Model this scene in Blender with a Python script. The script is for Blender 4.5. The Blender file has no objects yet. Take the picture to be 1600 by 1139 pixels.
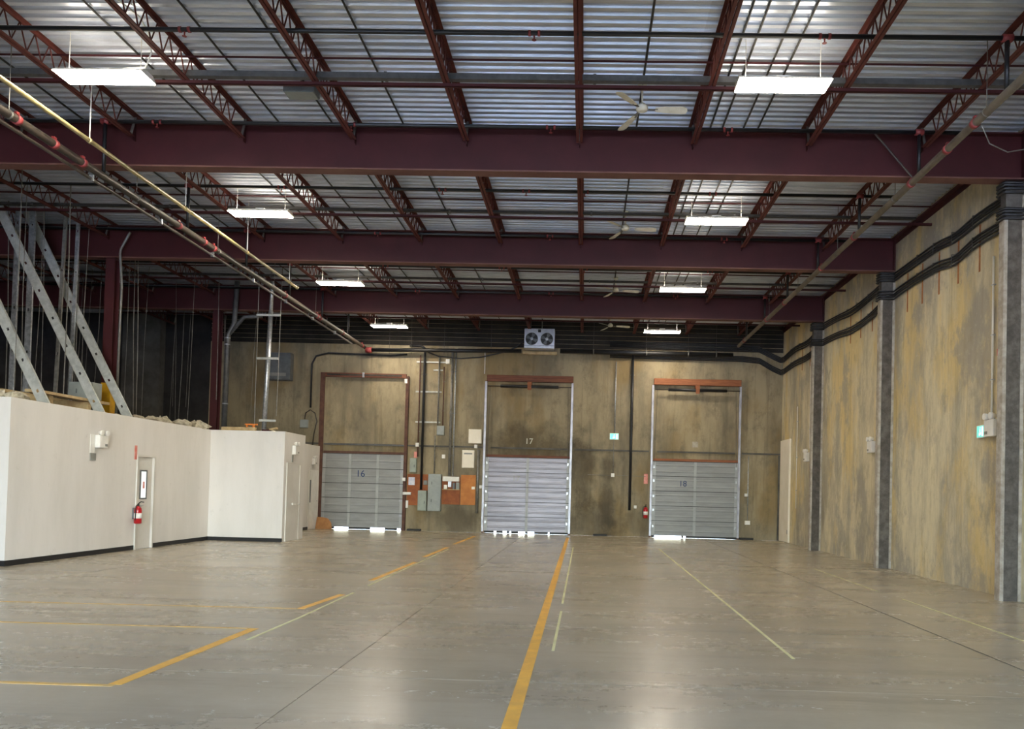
import bpy, math, random
from mathutils import Vector, Matrix
random.seed(7)
sc = bpy.context.scene
col = sc.collection

# ------------------------------------------------------------------ camera
cd = bpy.data.cameras.new('camera'); cam = bpy.data.objects.new('camera', cd); col.objects.link(cam)
cd.sensor_width = 36; cd.lens = 27.0; cd.shift_x = -0.05221; cd.shift_y = 0.10676
cd.clip_start = 0.05; cd.clip_end = 400
yaw, pitch, roll = 0.02523, 0.02188, 0.02557
fw = Vector((-math.sin(yaw)*math.cos(pitch), math.cos(yaw)*math.cos(pitch), math.sin(pitch)))
rt = Vector((math.cos(yaw), math.sin(yaw), 0)); up = rt.cross(fw)
r2 = rt*math.cos(roll) + up*math.sin(roll); u2 = up*math.cos(roll) - rt*math.sin(roll)
cam.matrix_world = Matrix(((r2.x, u2.x, -fw.x, 0), (r2.y, u2.y, -fw.y, 0), (r2.z, u2.z, -fw.z, 1.6), (0, 0, 0, 1)))
sc.camera = cam

# ------------------------------------------------------------------ sky, portal, exposure
w = bpy.data.worlds.new('sky'); sc.world = w; w.use_nodes = True
nt = w.node_tree; bg = nt.nodes['Background']
sky = nt.nodes.new('ShaderNodeTexSky'); sky.sky_type = 'NISHITA'; sky.sun_disc = False
sky.sun_elevation = math.radians(38); sky.sun_rotation = math.radians(120)
nt.links.new(sky.outputs[0], bg.inputs[0]); bg.inputs[1].default_value = 3.6
FY = -9.0                                     # inner face of the wall behind the viewer
OPEN = (-7.0, 4.6, 6.6)                       # its open doorway: x from, x to, height
pl = bpy.data.lights.new('doorway_portal', 'AREA'); pl.shape = 'RECTANGLE'; pl.size = OPEN[1]-OPEN[0]; pl.size_y = OPEN[2]
pl.cycles.is_portal = True
po = bpy.data.objects.new('doorway_portal', pl); col.objects.link(po)
po.location = ((OPEN[0]+OPEN[1])/2, FY-0.1, OPEN[2]/2); po.rotation_euler = (math.radians(90), 0, 0)
sl = bpy.data.lights.new('sun', 'SUN'); sl.energy = 62.0; sl.angle = math.radians(0.6); sl.color = (0.97, 0.98, 1.0)
so = bpy.data.objects.new('sun', sl); col.objects.link(so); so.location = (40, 0, 40)
so.rotation_euler = Vector((-0.70, -0.12, -0.70)).to_track_quat('-Z', 'Y').to_euler()
LAMP = 72.0                                    # radiance of the lit fixture lenses
vs = sc.view_settings
vs.view_transform = 'Standard'; vs.look = 'None'; vs.gamma = 1; vs.use_curve_mapping = False; vs.exposure = 0.30

# ------------------------------------------------------------------ materials
MATS = {}
def srgb(*c):
    return tuple(((v/255)/12.92 if v/255 <= 0.04045 else ((v/255+0.055)/1.055)**2.4) for v in c) + (1,)
class NB:
    """small node builder"""
    def __init__(s, name):
        s.m = bpy.data.materials.new(name); s.m.use_nodes = True
        s.t = s.m.node_tree; s.b = s.t.nodes['Principled BSDF']; MATS[name] = s.m
        s.pos = s.t.nodes.new('ShaderNodeNewGeometry').outputs['Position']
    def n(s, k): return s.t.nodes.new(k)
    def ln(s, a, b): s.t.links.new(a, b)
    def noise(s, scale, size=1.0, detail=4, rough=0.6, off=0.0):
        v = s.n('ShaderNodeVectorMath'); v.operation = 'MULTIPLY_ADD'; s.ln(s.pos, v.inputs[0])
        v.inputs[1].default_value = scale; v.inputs[2].default_value = (off, off*1.7, off*0.6)
        t = s.n('ShaderNodeTexNoise'); s.ln(v.outputs[0], t.inputs['Vector'])
        t.inputs['Scale'].default_value = size; t.inputs['Detail'].default_value = detail; t.inputs['Roughness'].default_value = rough
        return t.outputs['Fac']
    def ramp(s, f, a, b, lo=0.0, hi=1.0):
        r = s.n('ShaderNodeMapRange'); s.ln(f, r.inputs[0]); r.interpolation_type = 'SMOOTHSTEP'
        r.inputs[1].default_value = a; r.inputs[2].default_value = b; r.inputs[3].default_value = lo; r.inputs[4].default_value = hi
        return r.outputs[0]
    def mix(s, f, a, b):
        x = s.n('ShaderNodeMix'); x.data_type = 'RGBA'
        if hasattr(f, 'is_linked') or not isinstance(f, (int, float)): s.ln(f, x.inputs[0])
        else: x.inputs[0].default_value = f
        for i, c in ((6, a), (7, b)):
            if isinstance(c, tuple): x.inputs[i].default_value = c
            else: s.ln(c, x.inputs[i])
        return x.outputs[2]
    def math(s, op, a, b):
        x = s.n('ShaderNodeMath'); x.operation = op
        for i, c in ((0, a), (1, b)):
            if isinstance(c, (int, float)): x.inputs[i].default_value = c
            else: s.ln(c, x.inputs[i])
        return x.outputs[0]
    def axis(s, k):
        x = s.n('ShaderNodeSeparateXYZ'); s.ln(s.pos, x.inputs[0]); return x.outputs[k]
    def bump(s, f, strength=0.2, dist=0.01):
        x = s.n('ShaderNodeBump'); s.ln(f, x.inputs['Height']); x.inputs['Strength'].default_value = strength
        x.inputs['Distance'].default_value = dist; s.ln(x.outputs[0], s.b.inputs['Normal'])
    def out(s, c, rough=0.6, metal=0.0, spec=0.5):
        if isinstance(c, tuple): s.b.inputs['Base Color'].default_value = c
        else: s.ln(c, s.b.inputs['Base Color'])
        if isinstance(rough, (int, float)): s.b.inputs['Roughness'].default_value = rough
        else: s.ln(rough, s.b.inputs['Roughness'])
        s.b.inputs['Metallic'].default_value = metal; s.b.inputs['Specular IOR Level'].default_value = spec
        return s.m
def pm(name, c1, c2=None, rough=0.55, metal=0.0, size=3.0, spec=0.5, emit=0, ecol=None, scale=(1, 1, 1)):
    """painted or plain surface with a little mottling"""
    b = NB(name)
    c2 = c2 or tuple(v*0.82 for v in c1[:3]) + (1,)
    f = b.ramp(b.noise(scale, size, 5, 0.65), 0.3, 0.7)
    b.out(b.mix(f, c1, c2), rough, metal, spec)
    if emit:
        b.b.inputs['Emission Color'].default_value = ecol or c1; b.b.inputs['Emission Strength'].default_value = emit
    return b.m

def make_materials():
    # floor: sealed, worn concrete
    b = NB('floor_concrete')
    big = b.ramp(b.noise((0.35, 0.55, 1), 1.0, 6, 0.65), 0.3, 0.7)
    scuff = b.ramp(b.noise((0.4, 1.5, 1), 1.0, 6, 0.6, 3.1), 0.40, 0.80)
    fine = b.noise((1, 1, 1), 8.0, 7, 0.75)
    c = b.mix(big, srgb(178, 167, 146), srgb(160, 150, 130))
    c = b.mix(b.math('MULTIPLY', scuff, 0.45), c, srgb(142, 132, 114))
    wav = b.noise((0.25, 2.6, 1), 1.0, 7, 0.72, 8.0)
    c = b.mix(b.math('MULTIPLY', b.ramp(wav, 0.46, 0.74), 0.5), c, srgb(130, 120, 104))
    c = b.mix(b.math('MULTIPLY', b.ramp(fine, 0.40, 0.8), 0.14), c, srgb(196, 185, 162))
    r = b.math('ADD', b.ramp(scuff, 0, 1, 0.22, 0.27), b.math('MULTIPLY', fine, 0.08))
    b.out(c, r, 0, 0.6)
    # right hand wall: board marked tan concrete with ochre and grey runs
    b = NB('tan_concrete')
    run = b.noise((1, 1.0, 0.30), 1.0, 8, 0.72)
    och = b.noise((1, 0.8, 0.28), 1.0, 6, 0.65, 7.0)
    gry = b.noise((1, 0.9, 0.55), 1.0, 7, 0.7, 2.3)
    strk = b.noise((1, 8.0, 0.5), 1.0, 6, 0.7, 1.1)
    mot = b.noise((1, 2.6, 1.6), 1.0, 7, 0.78, 5.5)
    fine = b.noise((1, 1, 1), 7.0, 6, 0.75)
    c = b.mix(b.ramp(run, 0.36, 0.64), srgb(162, 154, 137), srgb(214, 202, 170))
    c = b.mix(b.math('MULTIPLY', b.ramp(och, 0.46, 0.62), 0.7), c, srgb(214, 188, 126))
    c = b.mix(b.math('MULTIPLY', b.ramp(gry, 0.50, 0.62), 0.75), c, srgb(154, 148, 138))
    c = b.mix(b.math('MULTIPLY', b.ramp(mot, 0.50, 0.72), 0.5), c, srgb(150, 139, 112))
    c = b.mix(b.math('MULTIPLY', b.ramp(strk, 0.52, 0.72), 0.38), c, srgb(138, 125, 98))
    c = b.mix(b.math('MULTIPLY', b.ramp(fine, 0.54, 0.78), 0.45), c, srgb(216, 207, 184))
    b.out(c, 0.85, 0, 0.25); b.bump(b.math('ADD', strk, fine), 0.25, 0.01)
    # loading wall: browner concrete with soot and oil stains
    b = NB('brown_concrete')
    run = b.noise((0.9, 1, 0.3), 1.0, 7, 0.68)
    och = b.noise((0.5, 1, 0.25), 1.0, 5, 0.6, 4.0)
    strk = b.noise((6.0, 1, 0.25), 1.0, 4, 0.6, 1.1)
    fine = b.noise((1, 1, 1), 6.0, 6, 0.75)
    c = b.mix(b.ramp(run, 0.33, 0.66), srgb(122, 113, 95), srgb(160, 147, 120))
    c = b.mix(b.math('MULTIPLY', b.ramp(och, 0.48, 0.66), 0.65), c, srgb(130, 108, 68))
    c = b.mix(b.math('MULTIPLY', b.ramp(strk, 0.52, 0.74), 0.4), c, srgb(84, 76, 62))
    mot = b.noise((1.8, 1, 1.2), 1.0, 8, 0.78, 6.5)
    c = b.mix(b.math('MULTIPLY', b.ramp(mot, 0.48, 0.7), 0.55), c, srgb(92, 86, 74))
    c = b.mix(b.math('MULTIPLY', b.ramp(fine, 0.56, 0.8), 0.4), c, srgb(158, 148, 124))
    # stain patches with shapes of their own: above the middle door, at its right, along a seam
    X, Z = b.axis(0), b.axis(2); wob = b.noise((1, 1, 1), 1.3, 6, 0.7, 9.0)
    def blob(x, z, rx, rz, k):
        dx = b.math('POWER', b.math('DIVIDE', b.math('SUBTRACT', X, x), rx), 2.0)
        dz = b.math('POWER', b.math('DIVIDE', b.math('SUBTRACT', Z, z), rz), 2.0)
        d = b.math('ADD', b.math('ADD', dx, dz), b.math('MULTIPLY', b.math('SUBTRACT', wob, 0.5), 4.2))
        return b.ramp(d, 0.0, 1.7, k*0.8, 0.0)
    for x, z, rx, rz, k in [(-2.0, 3.1, 1.5, 0.75, 0.75), (-0.1, 2.2, 0.45, 1.3, 0.7), (0.2, 0.5, 1.0, 0.6, 0.6), (0.85, 1.3, 0.22, 1.6, 0.75), (-4.6, 0.45, 0.7, 0.5, 0.7), (1.9, 0.5, 0.35, 0.5, 0.5)]:
        c = b.mix(blob(x, z, rx*1.15, rz*1.15, k), c, srgb(66, 60, 50))
    b.out(c, 0.88, 0, 0.2); b.bump(b.math('ADD', strk, fine), 0.25, 0.01)
    # pilasters
    b = NB('grey_concrete')
    f = b.noise((1, 1, 1), 5.0, 7, 0.75); g = b.noise((1, 1, 0.3), 2.0, 4, 0.6)
    c = b.mix(b.ramp(f, 0.35, 0.7), srgb(80, 75, 70), srgb(112, 106, 98)); c = b.mix(b.math('MULTIPLY', b.ramp(g, 0.5, 0.7), 0.5), c, srgb(72, 68, 64))
    b.out(c, 0.9, 0, 0.2); b.bump(f, 0.4, 0.015)
    pm('pale_edge', srgb(178, 170, 158), srgb(142, 132, 118), 0.85, size=6)
    pm('painted_shade_wall', srgb(60, 59, 59), srgb(44, 43, 44), 0.9, size=1.2, spec=0.2)  # darkness of the unlit left zone, put into the wall colour
    pm('slat_dark', srgb(50, 46, 42), srgb(38, 35, 32), 0.85, size=2, spec=0.2)
    pm('flange_tan', srgb(112, 78, 68), srgb(96, 62, 56), 0.65, size=2, spec=0.3)  # bottom flanges lighter and browner than the rest of the beam
    pm('soft_grey_wall', srgb(104, 102, 98), srgb(78, 76, 72), 0.9, size=1.2, spec=0.2)
    # galvanised roof deck
    b = NB('galvanised_deck')
    sp = b.noise((1, 6, 6), 2.0, 5, 0.7); lg = b.noise((0.7, 0.7, 1), 1.0, 3, 0.6)
    oi = b.n('ShaderNodeObjectInfo')
    c = b.mix(b.ramp(sp, 0.3, 0.7), srgb(228, 235, 248), srgb(202, 210, 224))
    c = b.mix(b.math('MULTIPLY', b.ramp(lg, 0.45, 0.7), 0.4), c, srgb(176, 180, 190))
    c = b.mix(b.math('MULTIPLY', oi.outputs['Random'], 0.35), c, srgb(166, 172, 184))
    b.out(c, 0.30, 0.5, 0.5)
    pm('galvanised', srgb(196, 200, 204), srgb(150, 154, 158), 0.38, 0.7, size=14)
    pm('stud_steel', srgb(196, 198, 192), srgb(170, 172, 166), 0.5, 0.35, size=9)
    pm('bright_rail', srgb(186, 186, 194), srgb(146, 146, 156), 0.42, 0.45, size=5, scale=(3, 3, 0.6))
    pm('maroon_paint', srgb(69, 28, 30), srgb(61, 25, 27), 0.6, size=1.5, spec=0.3)
    pm('oxide_paint', srgb(100, 51, 44), srgb(82, 40, 36), 0.65, size=3, spec=0.3)
    pm('rust_paint', srgb(98, 66, 52), srgb(76, 48, 40), 0.75, size=5)
    pm('rust', srgb(178, 116, 66), srgb(150, 92, 52), 0.85, size=8)
    pm('grey_joist_end', srgb(124, 122, 120), srgb(96, 92, 90), 0.6, 0.3, size=8)
    pm('black_pipe', srgb(26, 27, 31), srgb(16, 17, 20), 0.45, size=6)
    pm('brown_pipe', srgb(112, 104, 92), srgb(88, 80, 70), 0.5, 0.2, size=5)
    pm('dark_pipe', srgb(72, 64, 56), srgb(50, 44, 40), 0.45, 0.2, size=5)
    pm('gas_pipe', srgb(186, 170, 116), srgb(150, 138, 100), 0.4, 0.1, size=4)
    pm('red_fitting', srgb(140, 54, 54), srgb(116, 42, 44), 0.5, size=10)
    pm('black_cable', srgb(40, 40, 43), srgb(28, 28, 31), 0.5, size=9)
    pm('conduit_grey', srgb(132, 130, 124), srgb(104, 102, 96), 0.5, 0.4, size=9)
    pm('tray_grey', srgb(98, 98, 98), srgb(78, 78, 78), 0.55, 0.3, size=7)
    pm('deck_conduit', srgb(66, 64, 62), srgb(48, 46, 44), 0.6, 0.2, size=9)
    b = NB('office_white')
    f = b.noise((1.2, 1.2, 0.25), 1.0, 6, 0.7); g = b.noise((2, 2, 2), 1.6, 6, 0.75, 5.0)
    c = b.mix(b.ramp(f, 0.35, 0.7), srgb(220, 216, 211), srgb(210, 206, 200))
    c = b.mix(b.math('MULTIPLY', b.ramp(g, 0.6, 0.76), 0.4), c, srgb(178, 173, 165))
    b.out(c, 0.55, 0, 0.35)
    pm('door_white', srgb(214, 211, 204), srgb(204, 200, 192), 0.5, size=2)
    pm('cream_panel', srgb(242, 234, 218), srgb(232, 223, 204), 0.55, size=2)
    pm('black_rubber', srgb(22, 22, 24), None, 0.6, size=6)
    pm('door_grey', srgb(148, 150, 150), srgb(132, 134, 134), 0.45, 0.0, size=2, scale=(0.6, 1, 3))
    pm('door_silver', srgb(150, 147, 156), srgb(122, 120, 130), 0.42, 0.3, size=2, scale=(0.5, 1, 5))
    pm('door_stile', srgb(166, 168, 168), srgb(150, 152, 152), 0.45, size=3)
    pm('navy_paint', srgb(34, 58, 104), srgb(26, 44, 84), 0.6, size=20)
    pm('white_paint', srgb(214, 214, 200), srgb(190, 190, 176), 0.7, size=20)
    pm('timber_red', srgb(120, 74, 52), srgb(92, 52, 40), 0.75, size=5, scale=(0.4, 1, 5))
    pm('timber_orange', srgb(154, 96, 60), srgb(122, 72, 46), 0.75, size=5, scale=(0.4, 1, 5))
    pm('plywood_dark', srgb(160, 92, 44), srgb(132, 70, 36), 0.7, size=4)
    pm('plywood_light', srgb(196, 128, 58), srgb(176, 106, 46), 0.65, size=4)
    pm('raw_lumber', srgb(196, 172, 130), srgb(164, 138, 98), 0.8, size=5)
    pm('cardboard', srgb(172, 124, 78), srgb(150, 104, 64), 0.85, size=5)
    pm('cabinet_grey', srgb(146, 152, 148), srgb(132, 138, 136), 0.45, size=4)
    pm('cabinet_green_grey', srgb(150, 158, 146), srgb(136, 144, 134), 0.45, size=4)
    pm('cabinet_dark_grey', srgb(104, 108, 110), srgb(84, 88, 90), 0.5, size=4)
    pm('white_plastic', srgb(234, 232, 226), srgb(222, 219, 212), 0.4, size=5)
    pm('card_grey', srgb(140, 140, 134), None, 0.6, size=8)
    pm('paper', srgb(222, 222, 230), srgb(190, 194, 214), 0.7, size=9)
    pm('red_sign', srgb(206, 112, 100), srgb(220, 160, 148), 0.6, size=9)
    pm('extinguisher_red', srgb(190, 24, 34), srgb(160, 18, 28), 0.3, size=9)
    pm('fan_white', srgb(226, 222, 206), srgb(206, 200, 180), 0.5, size=6)
    pm('yellow_paint', srgb(236, 182, 74), srgb(212, 160, 72), 0.55, size=5)
    pm('yellow_worn', srgb(222, 178, 96), srgb(190, 162, 112), 0.55, size=5)
    pm('tape_pale', srgb(226, 224, 170), srgb(206, 202, 156), 0.55, size=6)
    pm('column_yellow', srgb(216, 166, 28), srgb(190, 140, 22), 0.5, size=4)
    pm('orange_plastic', srgb(224, 128, 48), None, 0.5, size=8)
    pm('insulation', srgb(206, 196, 172), srgb(150, 138, 116), 0.95, size=9)
    pm('aluminium', srgb(206, 208, 216), srgb(186, 188, 198), 0.35, 0.5, size=7)
    pm('apron_concrete', srgb(178, 184, 194), srgb(160, 166, 176), 0.85, size=1)
    pm('lens_glow', srgb(255, 250, 240), srgb(255, 250, 240), 0.4, emit=LAMP, ecol=(1.0, 0.88, 0.70, 1))
    pm('slot_glow', srgb(255, 250, 240), srgb(255, 250, 240), 0.4, emit=LAMP*0.45, ecol=(1.0, 0.88, 0.70, 1))
    pm('exit_glow', srgb(120, 214, 204), srgb(120, 214, 204), 0.4, emit=0.55, ecol=srgb(120, 224, 214))
    pm('exit_figure', srgb(226, 250, 244), srgb(226, 250, 244), 0.4, emit=0.9, ecol=srgb(226, 250, 244))
    pm('exit_dark', srgb(40, 120, 110), None, 0.4)
    pm('lit_pane', srgb(240, 244, 244), srgb(226, 232, 232), 0.15, emit=0.6, ecol=srgb(236, 242, 244))
make_materials()
M = MATS

# ------------------------------------------------------------------ mesh helpers
class MB:
    def __init__(s): s.v = []; s.f = []
    def add(s, vs, fs):
        o = len(s.v); s.v += [tuple(v) for v in vs]; s.f += [tuple(i+o for i in f) for f in fs]; return s
    def box(s, x0, x1, y0, y1, z0, z1, rot=None):
        vs = [(x, y, z) for z in (z0, z1) for y in (y0, y1) for x in (x0, x1)]
        fs = [(0, 2, 3, 1), (4, 5, 7, 6), (0, 1, 5, 4), (2, 6, 7, 3), (0, 4, 6, 2), (1, 3, 7, 5)]
        if rot is not None:
            c = Vector(((x0+x1)/2, (y0+y1)/2, (z0+z1)/2)); vs = [c + rot @ (Vector(v)-c) for v in vs]
        return s.add(vs, fs)
    def bevbox(s, x0, x1, y0, y1, z0, z1, b=0.01):
        """box whose six faces are inset and edges chamfered"""
        vs = []; idx = {}
        X = (x0, x1); Y = (y0, y1); Z = (z0, z1)
        for i in (0, 1):
            for j in (0, 1):
                for k in (0, 1):
                    sx = b if i == 0 else -b; sy = b if j == 0 else -b; sz = b if k == 0 else -b
                    for a, p in enumerate(((X[i], Y[j]+sy, Z[k]+sz), (X[i]+sx, Y[j], Z[k]+sz), (X[i]+sx, Y[j]+sy, Z[k]))):
                        idx[i, j, k, a] = len(vs); vs.append(p)
        g = lambda i, j, k, a: idx[i, j, k, a]
        fs = []
        for i in (0, 1): fs.append(tuple(g(i, j, k, 0) for j, k in ((0, 0), (0, 1), (1, 1), (1, 0))))
        for j in (0, 1): fs.append(tuple(g(i, j, k, 1) for i, k in ((0, 0), (1, 0), (1, 1), (0, 1))))
        for k in (0, 1): fs.append(tuple(g(i, j, k, 2) for i, j in ((0, 0), (0, 1), (1, 1), (1, 0))))
        for j in (0, 1):
            for k in (0, 1): fs.append((g(0, j, k, 1), g(1, j, k, 1), g(1, j, k, 2), g(0, j, k, 2)))
        for i in (0, 1):
            for k in (0, 1): fs.append((g(i, 0, k, 0), g(i, 1, k, 0), g(i, 1, k, 2), g(i, 0, k, 2)))
        for i in (0, 1):
            for j in (0, 1): fs.append((g(i, j, 0, 0), g(i, j, 1, 0), g(i, j, 1, 1), g(i, j, 0, 1)))
        for i in (0, 1):
            for j in (0, 1):
                for k in (0, 1): fs.append((g(i, j, k, 0), g(i, j, k, 1), g(i, j, k, 2)))
        return s.add(vs, fs)
    def tube(s, pts, r, n=8, caps=True):
        pts = [Vector(p) for p in pts]; rings = []; prev = None
        for i, p in enumerate(pts):
            d = (pts[min(i+1, len(pts)-1)] - pts[max(i-1, 0)]).normalized()
            a = Vector((0, 0, 1)) if abs(d.z) < 0.95 else Vector((1, 0, 0))
            if prev is None: u = d.cross(a).normalized()
            else:
                u = prev - d*prev.dot(d); u = u.normalized() if u.length > 1e-6 else d.cross(a).normalized()
            prev = u; vv = d.cross(u); rr = r[i] if isinstance(r, (list, tuple)) else r
            rings.append([p + (u*math.cos(2*math.pi*k/n) + vv*math.sin(2*math.pi*k/n))*rr for k in range(n)])
        vs = [v for R in rings for v in R]; fs = []
        for i in range(len(rings)-1):
            for k in range(n):
                fs.append((i*n+k, i*n+(k+1) % n, (i+1)*n+(k+1) % n, (i+1)*n+k))
        if caps: fs += [tuple(range(n-1, -1, -1)), tuple((len(rings)-1)*n+k for k in range(n))]
        return s.add(vs, fs)
    def lathe(s, c, prof, n=16, axis='Z'):
        """prof: list of (radius, height) along the axis from c"""
        vs = []; c = Vector(c)
        for r, h in prof:
            for k in range(n):
                a = 2*math.pi*k/n; p = (r*math.cos(a), r*math.sin(a), h)
                if axis == 'Y': p = (p[0], p[2], p[1])
                if axis == 'X': p = (p[2], p[0], p[1])
                vs.append(c + Vector(p))
        fs = [(i*n+k, i*n+(k+1) % n, (i+1)*n+(k+1) % n, (i+1)*n+k) for i in range(len(prof)-1) for k in range(n)]
        fs += [tuple(range(n-1, -1, -1)), tuple((len(prof)-1)*n+k for k in range(n))]
        return s.add(vs, fs)
    def prism(s, pts, d):
        """closed polygon pts (3d, planar) pushed along d"""
        n = len(pts); d = Vector(d); vs = [Vector(p) for p in pts] + [Vector(p)+d for p in pts]
        fs = [tuple(range(n-1, -1, -1)), tuple(range(n, 2*n))] + [(i, (i+1) % n, n+(i+1) % n, n+i) for i in range(n)]
        return s.add(vs, fs)
    def mesh(s, name, off=(0, 0, 0)):
        me = bpy.data.meshes.new(name)
        me.from_pydata([(v[0]-off[0], v[1]-off[1], v[2]-off[2]) for v in s.v], [], s.f)
        import bmesh
        bm = bmesh.new(); bm.from_mesh(me); bmesh.ops.recalc_face_normals(bm, faces=bm.faces[:]); bm.to_mesh(me); bm.free()
        return me
    def build(s, name, mat, parent=None, smooth=False, loc=None):
        """world coordinates in; under a parent the mesh sits relative to the top of its tree"""
        if parent is not None:
            r = parent
            while r.parent: r = r.parent
            off = tuple(r.location)
        elif loc is not None: off = loc
        elif s.v:
            xs, ys, zs = zip(*s.v); off = ((min(xs)+max(xs))/2, (min(ys)+max(ys))/2, min(zs))
        else: off = (0, 0, 0)
        me = s.mesh(name, off); me.materials.append(M[mat] if isinstance(mat, str) else mat)
        if smooth:
            for p in me.polygons: p.use_smooth = len(p.vertices) == 4
        o = bpy.data.objects.new(name, me); col.objects.link(o)
        if parent is not None: o.parent = parent
        else: o.location = off
        return o
def tag(o, label=None, cat=None, group=None, kind=None):
    if label: o['label'] = label
    if cat: o['category'] = cat
    if group: o['group'] = group
    if kind: o['kind'] = kind
    return o
def thing(name, loc, label=None, cat=None, group=None, kind=None):
    o = bpy.data.objects.new(name, None); col.objects.link(o); o.location = loc; o.empty_display_size = 0.2
    return tag(o, label, cat, group, kind)
def copy_tree(o, loc=None, parent=None, rz=None):
    c = o.copy(); col.objects.link(c)
    if parent is not None: c.parent = parent
    if loc is not None: c.location = loc
    if rz is not None: c.rotation_euler = (0, 0, rz)
    for ch in [x for x in KIDS.get(o.name, o.children)]: copy_tree(ch, None, c)
    return c
KIDS = {}
def struct(name, mb, mat, label, parent=None, cat=None):
    o = mb.build(name, mat, parent)
    return tag(o, label, cat, None, 'structure')
def text_mesh(name, body, size, loc, mat, parent, axis='back', depth=0.004):
    cu = bpy.data.curves.new(name, 'FONT'); cu.body = body; cu.size = size; cu.extrude = depth; cu.align_x = 'CENTER'; cu.align_y = 'CENTER'
    t = bpy.data.objects.new(name+'_src', cu); col.objects.link(t)
    dg = bpy.context.evaluated_depsgraph_get(); me = bpy.data.meshes.new_from_object(t.evaluated_get(dg))
    bpy.data.objects.remove(t); me.name = name; me.materials.clear(); me.materials.append(M[mat])
    R = Matrix.Rotation(math.radians(90), 4, 'X')
    if axis == 'left': R = Matrix.Rotation(math.radians(-90), 4, 'Z') @ R
    r = parent
    while r.parent: r = r.parent
    me.transform(Matrix.Translation(Vector(loc)-r.location) @ R)
    o = bpy.data.objects.new(name, me); col.objects.link(o); o.parent = parent
    return o

# ------------------------------------------------------------------ sizes of the place (metres)
XR = 7.07; XL = -24.0; YB = 27.88; DECK = 7.74
BEAM_Y = [2.17, 7.42, 12.67, 17.92, 23.17]; BAY = 5.25
BZ0, BZ1 = 6.85, 7.62
JX0, JS = -0.225, 1.874
DOORS = [(-9.55, -6.63), (-3.58, -0.58), (2.48, 5.48)]; DTOP = 2.76

# ------------------------------------------------------------------ floor
fl = struct('floor', MB().box(XL, XR, FY, YB, -0.30, -0.02), 'black_rubber', 'polished grey concrete warehouse floor with sawn joints')
xs = [XL, -21.0, -14.7, -8.4, -2.1, 4.22, XR]; ys = [FY + 0.01] + [6.42 + 2.63*k for k in range(-5, 9)] + [YB]
G = 0.007
for i in range(len(xs)-1):
    for j in range(len(ys)-1):
        MB().box(xs[i]+((0.013 if i == 5 else G/2) if i else 0), xs[i+1]-(0.013 if i == 4 else (0 if i == 5 else G/2)), ys[j]+G/2, ys[j+1]-G/2, -0.14, 0.0).build('floor_slab', 'floor_concrete', fl)

MB().box(4.208, 4.232, FY+0.02, YB-0.01, -0.02, -0.003).build('joint_filler', 'black_rubber', fl)

# ------------------------------------------------------------------ walls
mb = MB()
edges = [XL] ; xs_ = []
prev = XL
wb = thing('wall_back', (0, YB, 0), 'stained brown concrete wall with three loading doors', None, None, 'structure')
segs = [(-13.9, DOORS[0][0]), (DOORS[0][1], DOORS[1][0]), (DOORS[1][1], DOORS[2][0]), (DOORS[2][1], XR+0.3)]
for a, b in segs: MB().box(a, b, YB, YB+0.25, 0, 7.95).build('wall_panel', 'brown_concrete', wb)
for a, b in DOORS: MB().box(a, b, YB, YB+0.25, DTOP, 7.95).build('wall_panel', 'brown_concrete', wb)
MB().box(XL-0.25, -13.9, YB, YB+0.25, 0, 7.95).build('wall_panel', 'painted_shade_wall', wb)  # left stretch coloured dark to look unlit
struct('wall_pier', MB().box(-17.0, -15.6, YB-0.35, YB-0.002, 2.962, 7.7), 'soft_grey_wall', 'grey concrete pier on the shade-dark wall behind the office')
for a, b in ((-13.8, -9.75), (-9.42, -6.7), (-6.5, -3.75), (-3.45, -0.62), (-0.4, 2.3), (2.6, 5.4), (5.65, XR)):
    MB().box(a, b, YB-0.035, YB, 3.07, 3.13).build('ledge', 'soft_grey_wall', wb)

for k in range(6):
    z = 6.78 + k*0.165
    MB().prism([(-13.9, YB-0.002, z), (-13.9, YB-0.03, z), (-13.9, YB-0.012, z+0.15), (-13.9, YB-0.002, z+0.15)], (XR+13.9-0.002, 0, 0)).build('upper_slat', 'slat_dark', wb)  # dark slats across the upper part of the loading wall

wr = thing('wall_right', (XR, 9, 0), 'tan board-marked concrete wall with pilasters and cables', None, None, 'structure')
pil = [y + 0.02 for y in (7.42, 12.67, 17.92, 23.17)]
ends = [FY] + pil + [YB]
for i in range(len(ends)-1):
    a, b = ends[i], ends[i+1]
    cuts = [a, (a+b)/2-0.12, b] if b-a < 6 else [a, a+5.4, a+10.8, b]
    for c0, c1 in zip(cuts[:-1], cuts[1:]): MB().box(XR, XR+0.25, c0+0.006, c1-0.006, 0, 7.95).build('wall_panel', 'tan_concrete', wr)
MB().box(XR+0.02, XR+0.3, FY, YB, -0.4, 7.95).build('wall_core', 'grey_concrete', wr)
for y in pil:
    p = MB().box(6.755, XR, y-0.09, y+0.07, 0, 6.83).build('pilaster', 'grey_concrete', wr)
    MB().prism([(6.735, y-0.085, 0), (6.755, y-0.105, 0), (6.785, y-0.105, 0), (6.785, y-0.088, 0), (6.755, y-0.085, 0), (6.752, y+0.07, 0), (6.735, y+0.07, 0)], (0, 0, 6.2)).build('corner_bead', 'pale_edge', p)
    MB().box(XR-0.055, XR-0.002, y-0.105, y-0.085, 0, 6.6).build('corner_bead', 'pale_edge', p)
tag(MB().box(6.98, XR-0.002, FY+0.1, YB-0.01, 7.60, 7.64).box(7.045, XR-0.002, FY+0.1, YB-0.01, 7.5, 7.60).build('ledger_angle', 'maroon_paint'), 'maroon steel ledger angle along the top of the pilastered wall', 'steel angle')

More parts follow.
